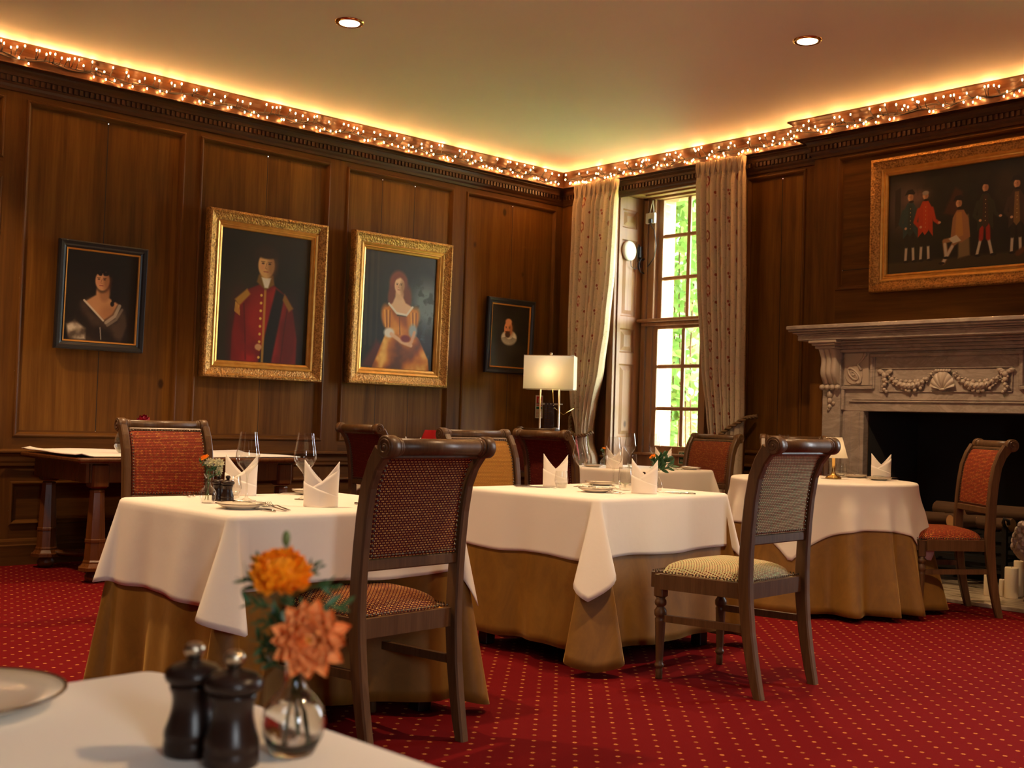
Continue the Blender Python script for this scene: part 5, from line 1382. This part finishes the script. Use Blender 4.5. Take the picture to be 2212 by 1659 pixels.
# ------------------------------------------------------------------ fireplace
FCX = -3.859
fp = thing('fireplace_surround', 'carved veined marble fireplace surround with a deep mantelshelf and garlands', 'fireplace', (FCX, YB, 0))
def fbox(mb, x0, x1, d0, d1, z0, z1, c=.004, m=0):
    mb.box(x0, -d1, z0, x1, -d0, z1, m, c=c)
mb = MB()
for s in (-1, 1):
    a, b = sorted((s*.62, s*.955)); mb = MB(); fbox(mb, *sorted((s*.955, s*.80)), 0, .10, 0, 1.70); fbox(mb, *sorted((s*.80, s*.62)), 0, .07, 0, 1.2335)
    for q, d in ((.79, .078), (.73, .074), (.66, .078)): fbox(mb, *sorted((s*q, s*(q-.012))), .06, d, .0, 1.23)
    fbox(mb, *sorted((s*.965, s*.79)), 0, .115, 0, .16)
    mb.build('jamb', M['marble'], fp)
mb = MB(); fbox(mb, -.80, .80, 0, .07, 1.234, 1.74)
for (x0, x1, z0, z1, d) in ((-.74, .74, 1.30, 1.312, .082), (-.72, .72, 1.318, 1.326, .076), (-.565, .565, 1.635, 1.66, .095), (-.565, .565, 1.66, 1.672, .085)): fbox(mb, x0, x1, .06, d, z0, z1)
for s in (-1, 1):
    fbox(mb, *sorted((s*.564, s*.541)), .06, .0935, 1.421, 1.634); fbox(mb, *sorted((s*.80, s*.54)), .06, .095, 1.396, 1.42)
    fbox(mb, *sorted((s*.799, s*.775)), .06, .0935, 1.24, 1.395); fbox(mb, *sorted((s*.56, s*.53)), .06, .085, 1.40, 1.66)
# sunk panel rim
for (x0, x1, z0, z1) in ((-.49, .49, 1.545, 1.553), (-.49, .49, 1.377, 1.385), (-.49, -.482, 1.377, 1.553), (.482, .49, 1.377, 1.553)): fbox(mb, x0, x1, .06, .079, z0, z1, .002)
mb.build('lintel', M['marble'], fp)
mb = MB()
for (hx_, d, z0, z1) in ((.93, .10, 1.675, 1.70), (.95, .115, 1.70, 1.725), (1.0, .15, 1.725, 1.745), (1.02, .165, 1.745, 1.76), (1.085, .255, 1.76, 1.80), (1.09, .26, 1.80, 1.812), (1.115, .285, 1.812, 1.826), (1.14, .305, 1.826, 1.842), (1.15, .318, 1.842, 1.872)): fbox(mb, -hx_, hx_, 0, d, z0, z1, .005)
mb.build('mantelshelf', M['marble'], fp)
for s in (-1, 1):
    mb = MB(); xc = s*.875; n = 24
    pr = []
    for k in range(n+1):
        t = k/n; z = 1.43+.27*t; pr.append((.105+.085*(.5-.5*math.cos(PI*t))**.8+.03*math.sin(2*PI*t)*.9, z))
    for q in (-1, 0, 1):
        x0, x1 = xc+q*.045-.021, xc+q*.045+.021
        b0 = len(mb.v)
        for d, z in pr: mb.add([(x0, -.06, z), (x0, -d, z), (x0+.01, -d-.008, z), (x1-.01, -d-.008, z), (x1, -d, z), (x1, -.06, z)])
        for k in range(n):
            for i in range(5): mb.face((b0+k*6+i, b0+k*6+i+1, b0+k*6+7+i, b0+k*6+6+i), 0, True)
        mb.face([b0+i for i in range(6)]); mb.face([b0+n*6+i for i in range(6)])
    for k in range(4): mb.ball((xc-.066+.044*k, -.125, 1.41), .022, 10, 8, 0, (1, 1.1, 1.0))
    fbox(mb, xc-.085, xc+.085, 0, .21, 1.70, 1.722); fbox(mb, xc-.1, xc+.1, 0, .235, 1.722, 1.74); fbox(mb, xc-.12, xc+.12, 0, .25, 1.74, 1.762)
    for k in range(3): mb.ball((xc+.01*s, -.108, 1.355-.045*k), .024-.004*k, 10, 8, 0, (1, .8, 1.2)); mb.ball((xc-.02+.04*(k % 2), -.104, 1.335-.045*k), .014, 8, 6)
    mb.build('corbel', M['carved'], fp)
    # scroll on the return next to the corbel
    mb = MB(); cx_ = s*.70; fbox(mb, *sorted((s*.785, s*.58)), .05, .078, 1.425, 1.67)
    mb.lathe([(.074, -.012), (.074, .004), (.068, .008)], 28, T=lambda p: (cx_+p[0], -.078-p[2], 1.505+p[1]))
    mb.tube([(cx_+(.064-.052*t)*math.cos(-1.2-t*13*s), -.088, 1.505+(.064-.052*t)*math.sin(-1.2-t*13)) for t in [k/60 for k in range(61)]], [.010-.004*k/60 for k in range(61)], 8)
    mb.ball((cx_, -.088, 1.505), .013, 12, 8)
    mb.tube([(cx_-s*.062, -.083, 1.54), (cx_-s*.03, -.083, 1.585), (cx_-s*.07, -.083, 1.62), (cx_-s*.092, -.083, 1.66)], [.014, .01, .008, .012], 8); mb.ball((cx_-s*.092, -.085, 1.655), .016, 10, 6)
    mb.build('scroll', M['carved'], fp)
mb = MB(); rr = random.Random(9)
def fruit(x, z, r): mb.ball((x, -.088, z), r, 10, 7, 0, (1, .85, 1), fn=lambda d: 1+.08*math.sin(7*math.atan2(d.z, d.x)))
for s in (-1, 1):
    for k in range(11):
        t = k/10; x = s*(.085+.335*t); z = 1.503-.085*math.sin(PI*t)**.8; r = .0125+.016*math.sin(PI*t)**1.5
        fruit(x, z, r); mb.ball((x, -.088-r*.75, z), r*.4, 8, 6)
        for q in (-1, 1): fruit(x+rr.uniform(-.012, .012)+.012, z+q*r*1.15, r*.55); mb.ball((x+.016*s, -.084, z+q*r*.55), r*.7, 8, 6, 0, (1.5, .35, .5))
    for k in range(4): fruit(s*.445, 1.50-.035*k, .022-.003*k); fruit(s*(.445+.015*(-1)**k), 1.485-.035*k, .012)
    for a, b in ((-.04, .03), (.04, .03), (-.025, .01), (.025, .01)): mb.ball((s*.445+a, -.085, 1.515+b*.5), .019, 8, 6, 0, (1.3, .6, .8))
for k in range(6): fruit(-.05+.02*k, 1.528, .013)
mb.build('garland', M['carved'], fp)
mb = MB()
def shell(u, v):
    a = .22+u*(PI-.44); r = (.012+.118*v)*(1-.12*abs(math.cos(a))**3); return (r*math.cos(a)*.82, -.074-.03*math.sin(PI*min(1, v*.75+.12))-.009*abs(math.sin(a*8))*v, 1.392+r*math.sin(a))
mb.grid(shell, 96, 10); mb.ball((0, -.085, 1.396), .02, 10, 6, 0, (1.5, .7, .55)); mb.build('shell', M['carved'], fp)
mb = MB(); mb.box(-4.93, 7.05, .0, -2.79, YB+.45, .028, c=.004); hs = mb.build('hearth_slab', M['hearth']); tag(hs, 'pale marble hearth slab on the carpet in front of the fireplace', 'hearth')
# grate with logs
gr = thing('fire_grate', 'dark iron fire basket inside the fireplace holding the logs', 'grate', (-3.78, 7.83, .028))
mb = MB()
for x in (-.36, .36):
    for y in (-.17, .17): mb.box(x-.016, y-.016, 0, x+.016, y+.016, .44)
for z in (.12, .2, .28, .38):
    for y in (-.17, .17): mb.box(-.36, y-.008, z, .36, y+.008, z+.022)
    for x in (-.36, .36): mb.box(x-.008, -.17, z, x+.008, .17, z+.022)
for k in range(9): mb.box(-.35+.085*k, -.16, .37, -.335+.085*k, .16, .385)
mb.build('basket', M['iron'], gr)
mb = MB(); mb.tube([(.36, -.17, .44), (.36, -.2, .47), (.375, -.22, .5), (.395, -.2, .485), (.39, -.185, .46)], .012, 8); mb.tube([(-.36, -.17, .44), (-.36, -.2, .47), (-.375, -.22, .5), (-.395, -.2, .485)], .012, 8); mb.build('finial', M['iron'], gr)
LG = [(-4.05, 7.78, .475, .2, .045, 'log lying at the left end of the fire basket'), (-3.93, 7.74, .48, .55, .04, 'sawn log end facing out left of the sideways chair'), (-3.9, 7.86, .545, -.3, .05, 'log on top of the pile in the fire basket'), (-3.74, 7.76, .475, 1.1, .045, 'pale sawn log seen beneath the back of the sideways chair'),
      (-3.72, 7.87, .56, .2, .045, 'upper log behind the sideways chair'), (-3.55, 7.8, .475, -.2, .045, 'log at the right of the fire basket'), (-3.47, 7.84, .55, .3, .05, 'dark log on the right of the pile above the basket edge')]
for x, y, z, a, r, lab in LG:
    t = thing('log', lab, 'log', (x, y, z), a, 'logs in the fire basket'); mb = MB(); rr = random.Random(int(x*99))
    T = lambda p: (p[2], p[0], p[1])
    mb.lathe([(r, -.13), (r*1.06, -.05), (r*.97, .05), (r, .13)], 14, T=T, cap0=False, cap1=False, mod=lambda a, z: 1+.06*math.sin(5*a+z*9)); mb.build('bark', M['bark'], t)
    [(lambda q: (q.lathe([(r*.98, e-.001), (r*.98, e+.001)], 14, T=T), q.build('cut_end', M['logend'], t)))(MB()) for e in (-.13, .13)]
# candles and stone ornament on the hearth
def candle(loc, r, h, label):
    t = thing('pillar_candle', label, 'candle', loc, 0, 'candles on the hearth')
    mb = MB(); mb.lathe([(r*.97, 0), (r, .004), (r, h-.006), (r*.93, h), (r*.8, h-.008), (r*.4, h-.016), (.001, h-.018)], 28, cap1=False, mod=lambda a, z: 1+.015*math.sin(5*a) if z > h*.9 else 1); mb.build('wax', M['wax'], t)
    mb = MB(); mb.tube([(0, 0, h-.02), (.001, 0, h+.004)], .0015, 6); mb.build('wick', M['iron'], t)
HZ = .029
candle((-3.41, 7.42, HZ), .035, .135, 'short thick pillar candle on the hearth, right of the sideways chair leg'); candle((-3.345, 7.46, HZ), .018, .112, 'thin short candle between the two thicker candles on the hearth')
candle((-3.27, 7.43, HZ), .042, .2, 'tall pillar candle on the hearth at the right edge'); candle((-3.275, 7.55, HZ), .032, .235, 'candle partly hidden behind the tall one, below the stone bud')
ar = thing('stone_artichoke', 'carved grey stone bud ornament at the right edge, above the candles', 'ornament', (-3.09, 7.42, HZ))
mb = MB(); mb.lathe([(.09, 0), (.09, .02), (.04, .06), (.03, .19), (.07, .235)], 24); mb.build('stand', M['stone'], ar)
mb = MB(); mb.lathe([(.06, .235), (.125, .27), (.155, .31), (.16, .335), (.15, .34)], 36); mb.build('cup', M['stone'], ar)
mb = MB(); mb.lathe([(.152, .335), (.155, .36), (.145, .41), (.12, .46), (.085, .5), (.045, .53), (.005, .545)], 40, mod=lambda a, z: 1+.03*abs(math.sin(9*a+z*40)), cap1=False)
for k in range(60):
    z = .345+.17*(k//12)/5; a = k*2*PI/12+(k//12)*.26; r = .15*(1-((z-.345)/.22)**2*.7); mb.ball((r*math.cos(a), r*math.sin(a), z), .024, 8, 6, 0, (1, 1, 1.2))
mb.build('bud', M['stone'], ar)

# ------------------------------------------------------------------ curtains
def curtain(label, edges, y0, folds, width, seed, tie_z):
    """edges: (z, x left, x right, depth) from top to bottom"""
    ph = random.Random(seed).uniform(0, 6); zs = [e[0] for e in edges][::-1]
    def at(z):
        E = edges
        for a, b in zip(E, E[1:]):
            if b[0] <= z <= a[0]:
                t = (z-b[0])/(a[0]-b[0]); t = t*t*(3-2*t)*.5+t*.5; return [b[k]+(a[k]-b[k])*t for k in (1, 2, 3)]
        return E[-1][1:]
    zt, zb = edges[0][0], edges[-1][0]
    mb = MB(); NU, NV = folds*14, 90
    def fn(u, v):
        z = zb+(zt-zb)*v; xl, xr, dp = at(z); hd = max(0, 1-(zt-z)/.16)
        f = 2*PI*folds*u+ph; s_ = math.sin(f)
        fl = (2*abs(math.sin(f/2))**.6-1)+.22*math.sin(.5*f+2+z*.3)+.1*math.sin(1.7*f+z)
        if hd > 0:
            pin = 1-abs(((zt-z)-.085)/.085); fl = fl*(1-.0)
            am = dp*(.55+.45*abs((zt-z)-.1)/.1) if zt-z < .2 else dp
        else: am = dp
        x = xl+(xr-xl)*(u+.012*math.sin(f*1+PI/2))
        if hd > 0: x += .012*math.sin(3*f)*hd*.5
        return (x, y0-am*fl*.5, z)
    mb.grid(fn, NU, NV, uv=lambda u, v: (u*width+.3, v*(zt-zb)))
    t = thing('curtain', label, 'curtain', (0, 0, 0)); mb.build('drape', M['curtain'], t, fix=False)
    mb = MB()
    for k in range(folds+1):
        u = (k+.5-ph/(2*PI)+.25) % folds/folds; x = edges[0][1]+(edges[0][2]-edges[0][1])*u
        for q in (-1, 0, 1):
            mb.tube([(x+q*.016, y0-.03-.004*(q == 0), zt-.002), (x+q*.014, y0-.034, zt-.05), (x+q*.006, y0-.032, zt-.1), (x+q*.003, y0-.025, zt-.125)], [.006, .0085, .006, .003], 6)
    mb.grid(lambda u, v: (edges[0][1]+(edges[0][2]-edges[0][1])*u, y0-.012, zt-.1*(1-v)), 4, 2)
    mb.build('pinch_pleats', M['curtain'], t, fix=False)
    return t
YC = 7.715
curtain('left-hand cream curtain with red pomegranate motifs, swept back beside the lamp', [(3.352, -7.645, -7.1, 0.088), (3.0, -7.655, -7.12, 0.088), (2.5, -7.66, -7.14, 0.096), (2.0, -7.66, -7.19, 0.105), (1.6, -7.64, -7.25, 0.123), (1.25, -7.58, -7.33, 0.140), (1.03, -7.5, -7.365, 0.158), (.9, -7.47, -7.36, 0.158), (.75, -7.47, -7.30, 0.140), (.4, -7.48, -7.28, 0.123), (.01, -7.5, -7.27, 0.123)], YC, 9, 1.5, 4, .95)
curtain('right-hand cream curtain with red pomegranate motifs, held by a twisted rope', [(3.352, -6.17, -5.675, 0.088), (3.0, -6.155, -5.67, 0.088), (2.3, -6.12, -5.65, 0.096), (1.6, -6.05, -5.645, 0.105), (1.15, -5.97, -5.64, 0.123), (1.02, -5.95, -5.645, 0.123), (.8, -5.9, -5.65, 0.123), (.4, -5.9, -5.655, 0.123), (.01, -5.9, -5.66, 0.123)], YC, 9, 1.5, 8, .98)
def rope(mb, pts, r, turns):
    pts = [Vector(p) for p in pts]; N = 60
    def P(t):
        x = t*(len(pts)-1); i = min(int(x), len(pts)-2); return pts[i].lerp(pts[i+1], x-i)
    for q in (0, PI):
        L = []
        for k in range(N+1):
            t = k/N; c = P(t); d = (P(min(1, t+.02))-P(max(0, t-.02))).normalized(); a = d.cross(Vector((0, 1, .3))).normalized(); b = d.cross(a)
            L.append(c+(a*math.cos(turns*2*PI*t+q)+b*math.sin(turns*2*PI*t+q))*r*.6)
        mb.tube(L, r*.62, 6)
for lab, pts, tp in (('twisted bullion rope tieback holding the left curtain, with a red tassel', [(-7.64, YC+.1, 1.23), (-7.63, YC, 1.13), (-7.55, YC-.08, 1.0), (-7.43, YC-.12, .955), (-7.36, YC-.06, .97), (-7.33, YC, 1.0)], (-7.40, YC-.15, .93)), ('twisted bullion rope tieback hooked to the panelling at the right curtain', [(-5.56, YC+.1, 1.18), (-5.6, YC+.0, 1.165), (-5.7, YC-.09, 1.08), (-5.8, YC-.11, 1.0), (-5.95, YC-.08, .98), (-6.0, YC, 1.0)], None)):
    t = thing('curtain_tieback', lab, 'tieback'); mb = MB(); rope(mb, pts, .017, 9); mb.build('rope', M['rope'], t)
    if tp:
        for q, dx in enumerate((0, -.05)):
            mb = MB(); c = (tp[0]+dx, tp[1], tp[2]); mb.tube([(c[0], c[1], c[2]+.03), c], .006, 6)
            mb.lathe([(.006, -.005), (.018, -.02), (.012, -.04), (.02, -.05), (.024, -.06), (.022, -.075), (.034, -.12), (.042, -.19)], 20, c, mod=lambda a, z: 1+.06*math.sin(10*a) if z < -.08 else 1); mb.build('tassel', M['rope_red'] if q == 0 else M['rope'], t)
# ------------------------------------------------------------------ standing lamp
fl = thing('standing_lamp', 'lamp with a rectangular linen shade on two thin brass rods in the corner', 'lamp', (-7.43, 7.24, 0), D(38))
mb = MB(); mb.box(-.16, -.1, 0, .16, .1, .02, c=.004)
mb.build('base', M['nickel'], fl)
for x in (-.087, .087): mb = MB(); mb.tube([(x, 0, .02), (x, 0, 1.45)], .0085, 12); mb.build('rod', M['nickel'], fl)
mb = MB(); mb.tube([(-.12, 0, 1.245), (.12, 0, 1.245)], .005, 8); mb.box(-.075, -.012, 1.237, -.045, .012, 1.253); mb.box(.05, -.012, 1.237, .075, .012, 1.253); mb.build('crossbar', M['nickel'], fl)
mb = MB(); rr = random.Random(3)
for k in range(3):
    for j in range(14): mb.box(-.045+.03*k+rr.uniform(-.002, .002), -.008, .95+.022*j, -.018+.03*k, .008+rr.uniform(0, .004), .969+.022*j)
mb.build('hanging_panel', plain('smoky_glass_strips', (.1, .07, .065), .12, .4), fl)
mb = MB(); x, y, za, zb = .228, .135, 1.378, 1.682
for a, b in (((-x, -y), (x, -y)), ((x, -y), (x, y)), ((x, y), (-x, y)), ((-x, y), (-x, -y))): mb.quad((*a, za), (*b, za), (*b, zb), (*a, zb))
mb.build('lamp_shade', M['shade'], fl, fix=False)
mb = MB(); 
for z in (za, zb):
    for a, b in (((-x, -y), (x, -y)), ((x, -y), (x, y)), ((x, y), (-x, y)), ((-x, y), (-x, -y))): mb.tube([(*a, z), (*b, z)], .0028, 6)
mb.tube([(-.087, 0, 1.45), (.087, 0, 1.45)], .005, 8); mb.tube([(0, 0, 1.45), (0, 0, zb+.01)], .005, 8); mb.build('shade_wire', M['nickel'], fl)
mb = MB(); mb.ball((0, 0, zb+.022), .014, 14, 10); mb.build('finial', M['nickel'], fl)
mb = MB(); mb.ball((0, 0, 1.53), .034, 16, 12); mb.build('light_bulb', emis('lamp_bulb', (1, .68, .34, 1), 30), fl)
mb = MB(); mb.tube([(.02, .05, 1.38), (.03, .05, 1.22), (.12, .07, 1.15), (.2, .15, 1.21), (.24, .3, 1.23)], .0025, 6); mb.build('pull_chain', M['brass'], fl)

# ------------------------------------------------------------------ signs and devices
def letter(txt, size, mat, parent, loc, rot):
    cu = bpy.data.curves.new('lettering', 'FONT'); cu.body = txt; cu.size = size; cu.extrude = .0004; cu.space_line = .95
    o = bpy.data.objects.new('tmp', cu); COL.objects.link(o); dg = bpy.context.evaluated_depsgraph_get(); me = bpy.data.meshes.new_from_object(o.evaluated_get(dg)); bpy.data.objects.remove(o)
    me.materials.clear(); me.materials.append(mat); return link('lettering', me, parent, loc, rot)
fe = thing('fire_exit_sign', 'green sign reading Fire exit below the window, beside the russet chair', 'sign', (-6.578, 8.135, .79))
fe.location.y = 8.183
mb = MB(); mb.box(-.1, -.003, -.06, .1, .003, .06); mb.build('border', M['sign_cream'], fe)
mb = MB(); mb.box(-.09, -.0045, -.052, .09, -.002, .05); mb.build('plate', M['sign_green'], fe)
letter('Fire\nexit', .05, M['sign_cream'], fe, (-.078, -.0052, .01), (PI/2, 0, 0))
fs = thing('fire_extinguisher_sign', 'narrow red and white fire extinguisher notice on the panelling below the lampshade', 'sign', (XW+.002, 7.607, 1.225))
mb = MB(); mb.box(0, -.047, -.11, .003, .047, .11); mb.build('plate', M['sign_white'], fs)
mb = MB(); mb.box(.003, -.038, .03, .0042, .038, .1); mb.box(.003, -.038, .008, .0042, .038, .02); mb.build('red_field', M['sign_red'], fs)
mb = MB(); mb.box(.0042, -.012, .04, .005, .006, .08, c=.0003); mb.box(.0042, -.006, .08, .005, .0, .09); mb.box(.0042, .015, .04, .005, .03, .06); mb.build('pictogram', M['sign_white'], fs)
mb = MB(); mb.box(.003, -.038, -.022, .0042, .038, .0); mb.build('green_field', M['sign_green'], fs)
mb = MB()
for k in range(6): mb.box(.003, -.036, -.036-.012*k, .0042, -.02, -.03-.012*k); mb.box(.003, -.015, -.034-.012*k, .0042, .034, -.031-.012*k)
mb.build('text_lines', M['sign_red'], fs)
SX = -7.21+.001
ap = thing('wireless_access_point', 'round white disc device on the window shutter', 'device', (SX, 8.01, 2.728))
mb = MB(); T = lambda p: (p[2], p[0], p[1]); mb.lathe([(.09, 0), (.096, .006), (.094, .016), (.075, .028), (.03, .034), (.001, .035)], 40, T=T, cap1=False); mb.build('cover', M['white_pl'], ap)
mb = MB(); mb.lathe([(.018, .034), (.016, .0352), (.014, .0345)], 24, T=T); mb.build('badge', M['sign_white'], ap)
ad = thing('power_adapter', 'black power adapter with a coiled cable on the window shutter', 'adapter', (SX, 8.15, 2.73)); mb = MB(); mb.box(0, -.02, -.055, .035, .02, .055, c=.004); mb.build('adapter_body', M['black'], ad)
mb = MB()
for q in range(4):
    mb.tube([(.02+.006*q, .03+(.055+.004*(q % 2))*math.cos(a), -.13+(.06+.004*q)*math.sin(a)) for a in [k*2*PI/32 for k in range(33)]], .0038, 6)
mb.tube([(.018, 0, -.055), (.02, .0, -.09), (.03, .01, -.15)], .006, 6); mb.tube([(.03, -.14, -.095), (.02, -.12, -.15), (.02, -.07, -.17), (.025, -.02, -.15)], .0035, 6); mb.tube([(.02, 0, .055), (.02, -.02, .075), (.02, -.03, .03), (.02, -.035, -.1)], .0035, 6)
mb.tube([(.03, .06, -.16), (.09, .055, -.12), (.16, .045, -.06), (.185, .04, .05), (.165, .032, .2), (.13, .025, .25), (.125, .02, .29)], .0038, 6); mb.build('cable', M['black'], ad)
so = thing('wall_socket', 'white double socket box with a plug on the window frame', 'socket', (-7.09, 8.199, 3.05)); mb = MB(); mb.box(-.055, -.035, -.05, .055, 0, .05, c=.005); mb.build('box', M['white_pl'], so)
mb = MB(); mb.box(.0, -.06, -.055, .04, -.035, -.01, c=.006); mb.build('plug', M['black'], so)
mb = MB(); mb.tube([(-.02, -.012, .05), (0, -.012, .13), (.015, -.01, .17)], .004, 6); mb.tube([(.03, -.012, .05), (.02, -.012, .13), (.012, -.01, .17)], .004, 6); mb.build('cable', M['white_pl'], so)

# ------------------------------------------------------------------ fairy lights
def string(label, P, u0, u1, dens, near_low, seed):
    r = random.Random(seed); t = thing('fairy_light_string', label, 'string lights', (0, 0, 0))
    cab = MB(); U = u0; main = []
    n = int((u1-u0)/.05)
    for line in range(2):
        main.append([P(u0+(u1-u0)*k/n, 3.418+.012*math.sin(k*.9+line)+.01*math.sin(k*.37+line*2)-.012*line, .128+.008*math.sin(k*.5+line)) for k in range(n+1)])
    for m_ in main: cab.tube(m_, .0038, 5)
    bulbs = []
    N = int((u1-u0)*dens)
    for k in range(N):
        u = u0+(u1-u0)*(k+r.uniform(-.4, .4))/N; up = r.random() < .47
        if up: z = r.uniform(3.446, 3.48); d = .17+r.uniform(0, .012)+(.0 if z < 3.48 else .004)
        else: z = r.uniform(3.374, 3.402); d = .134+r.uniform(0, .02)
        if r.random() < .14: z = r.uniform(3.405, 3.45); d = .15
        a = u+r.uniform(-.02, .02); cab.tube([P(a, 3.415, .13), P((a+u)/2, (3.415+z)/2, (.13+d)/2+.006), P(u, z-(.008 if up else -.008), d)], [.003, .003, .0038], 5)
        bulbs.append((u, z, d, up))
    cab.build('cable', M['black'], t, fix=False)
    bulbs.sort(key=lambda b: b[0], reverse=not near_low)
    mb = MB(); mb.ball((0, 0, 0), .0046, 8, 6, 0, (1, 1, 1.7)); bm_ = mb.mesh('bulb', M['bulb'], fix=False)
    for b in bulbs[:100]:
        o = link('bulb', bm_, t, P(b[0], b[1], b[2]))
    if len(bulbs) > 100:
        mb = MB()
        for b in bulbs[100:]: mb.ball(P(b[0], b[1], b[2]), .0046, 8, 6, 0, (1, 1, 1.7))
        o = mb.build('bulb', M['bulb'], t, fix=False); o['kind'] = 'stuff'
string('warm fairy light string along the cornice above the portraits, left wall', PL, 2.0, YW-.17, 30, True, 3)
string('warm fairy light string along the cornice above the window and curtains', PB, XW+.17, XB0-.16, 34, False, 6)
string('warm fairy light string along the cornice over the big group portrait', PC, XB0-.13, -3.02, 32, False, 9)

# ------------------------------------------------------------------ ceiling downlights
def downlight(x, y, label, group=None):
    t = thing('ceiling_downlight', label, 'downlight', (x, y, ZC), 0, group)
    mb = MB(); mb.lathe([(.06, -.001), (.062, -.009), (.076, -.012), (.088, -.006), (.09, 0)], 40, cap0=False, cap1=False); mb.build('trim_ring', M['brass'], t, fix=False)
    mb = MB(); mb.lathe([(.062, -.008), (.061, -.0075)], 40); mb.build('lens', M['lens'], t)
    li = bpy.data.lights.new('downlight', 'SPOT'); li.energy = SPOT; li.color = (1, .65, .35); li.spot_size = D(104); li.spot_blend = .55; li.shadow_soft_size = .05
    o = bpy.data.objects.new('downlight_lamp', li); COL.objects.link(o); o.location = (x, y, ZC-.03)
SPOT = 125
downlight(-5.837, 3.868, 'recessed ceiling downlight on the left, above the portraits'); downlight(-3.972, 6.014, 'recessed ceiling downlight on the right, towards the fireplace')
for i, (x, y) in enumerate(((-3.97, 1.72), (-2.1, 3.868), (.3, 2.3), (.95, 4.6), (-4.9, .25), (-.23, 6.0), (-7.2, 1.72))): downlight(x, y, 'recessed ceiling downlight out of the picture, in the near part of the room', 'downlights out of view')

# ------------------------------------------------------------------ daylight, camera, render look
wd = bpy.data.worlds.new('sky'); SC.world = wd; wd.use_nodes = True; nt = wd.node_tree; nt.nodes.clear()
o = nt.nodes.new('ShaderNodeOutputWorld'); b = nt.nodes.new('ShaderNodeBackground'); b.inputs[0].default_value = (.88, .95, 1.0, 1); b.inputs[1].default_value = SKY = 17.0; nt.links.new(b.outputs[0], o.inputs[0])
sun = bpy.data.lights.new('sun', 'SUN'); sun.energy = 26; sun.angle = D(8); sun.color = (1, .95, .85); so_ = bpy.data.objects.new('sun', sun); COL.objects.link(so_); so_.rotation_euler = (D(50), 0, D(-25))
for x0, x1, yy, zz, rz in ((WX0, WX1, 8.33, 2.05, 0), W2+(8.33, 2.05, 0), (-.6, .6, 0, 0, 1)):
    li = bpy.data.lights.new('window_portal', 'AREA'); li.shape = 'RECTANGLE'; li.size = x1-x0 if not rz else .7; li.size_y = 2.5 if not rz else 1.25; li.cycles.is_portal = True
    o = bpy.data.objects.new('window_portal', li); COL.objects.link(o); o.location = ((x0+x1)/2, yy, zz) if not rz else (XR+.07, -.1, 1.925); o.rotation_euler = (-PI/2, 0, -PI/2 if rz else 0)
cam = bpy.data.cameras.new('camera'); co = bpy.data.objects.new('camera', cam); COL.objects.link(co); SC.camera = co
yaw, pitch, roll = .832, .0325, .03134
cy, sy = math.cos(yaw), math.sin(yaw)
F = Vector((-sy*math.cos(pitch), cy*math.cos(pitch), math.sin(pitch))); Rv = Vector((cy, sy, 0)); U = Rv.cross(F)
R2 = Rv*math.cos(roll)+U*math.sin(roll); U2 = U*math.cos(roll)-Rv*math.sin(roll)
mw = Matrix((R2, U2, -F)).transposed().to_4x4(); mw.translation = (0, 0, 1.08); co.matrix_world = mw
cam.sensor_width = 36; cam.sensor_fit = 'HORIZONTAL'; cam.lens = 2450/2212*36; cam.clip_start = .05; cam.clip_end = 200
cam.dof.use_dof = True; cam.dof.focus_distance = 5.2; cam.dof.aperture_fstop = 6.3
SC.view_settings.view_transform = 'Standard'; SC.view_settings.look = 'None'; SC.view_settings.gamma = 1; SC.view_settings.use_curve_mapping = False
SC.view_settings.exposure = 1.15
cs = SC.cycles; cs.use_denoising = True; cs.max_bounces = 10; cs.diffuse_bounces = 5; cs.glossy_bounces = 4; cs.transmission_bounces = 10; cs.transparent_max_bounces = 24
cs.caustics_reflective = False; cs.caustics_refractive = False; cs.sample_clamp_indirect = 4; cs.sample_clamp_direct = 0
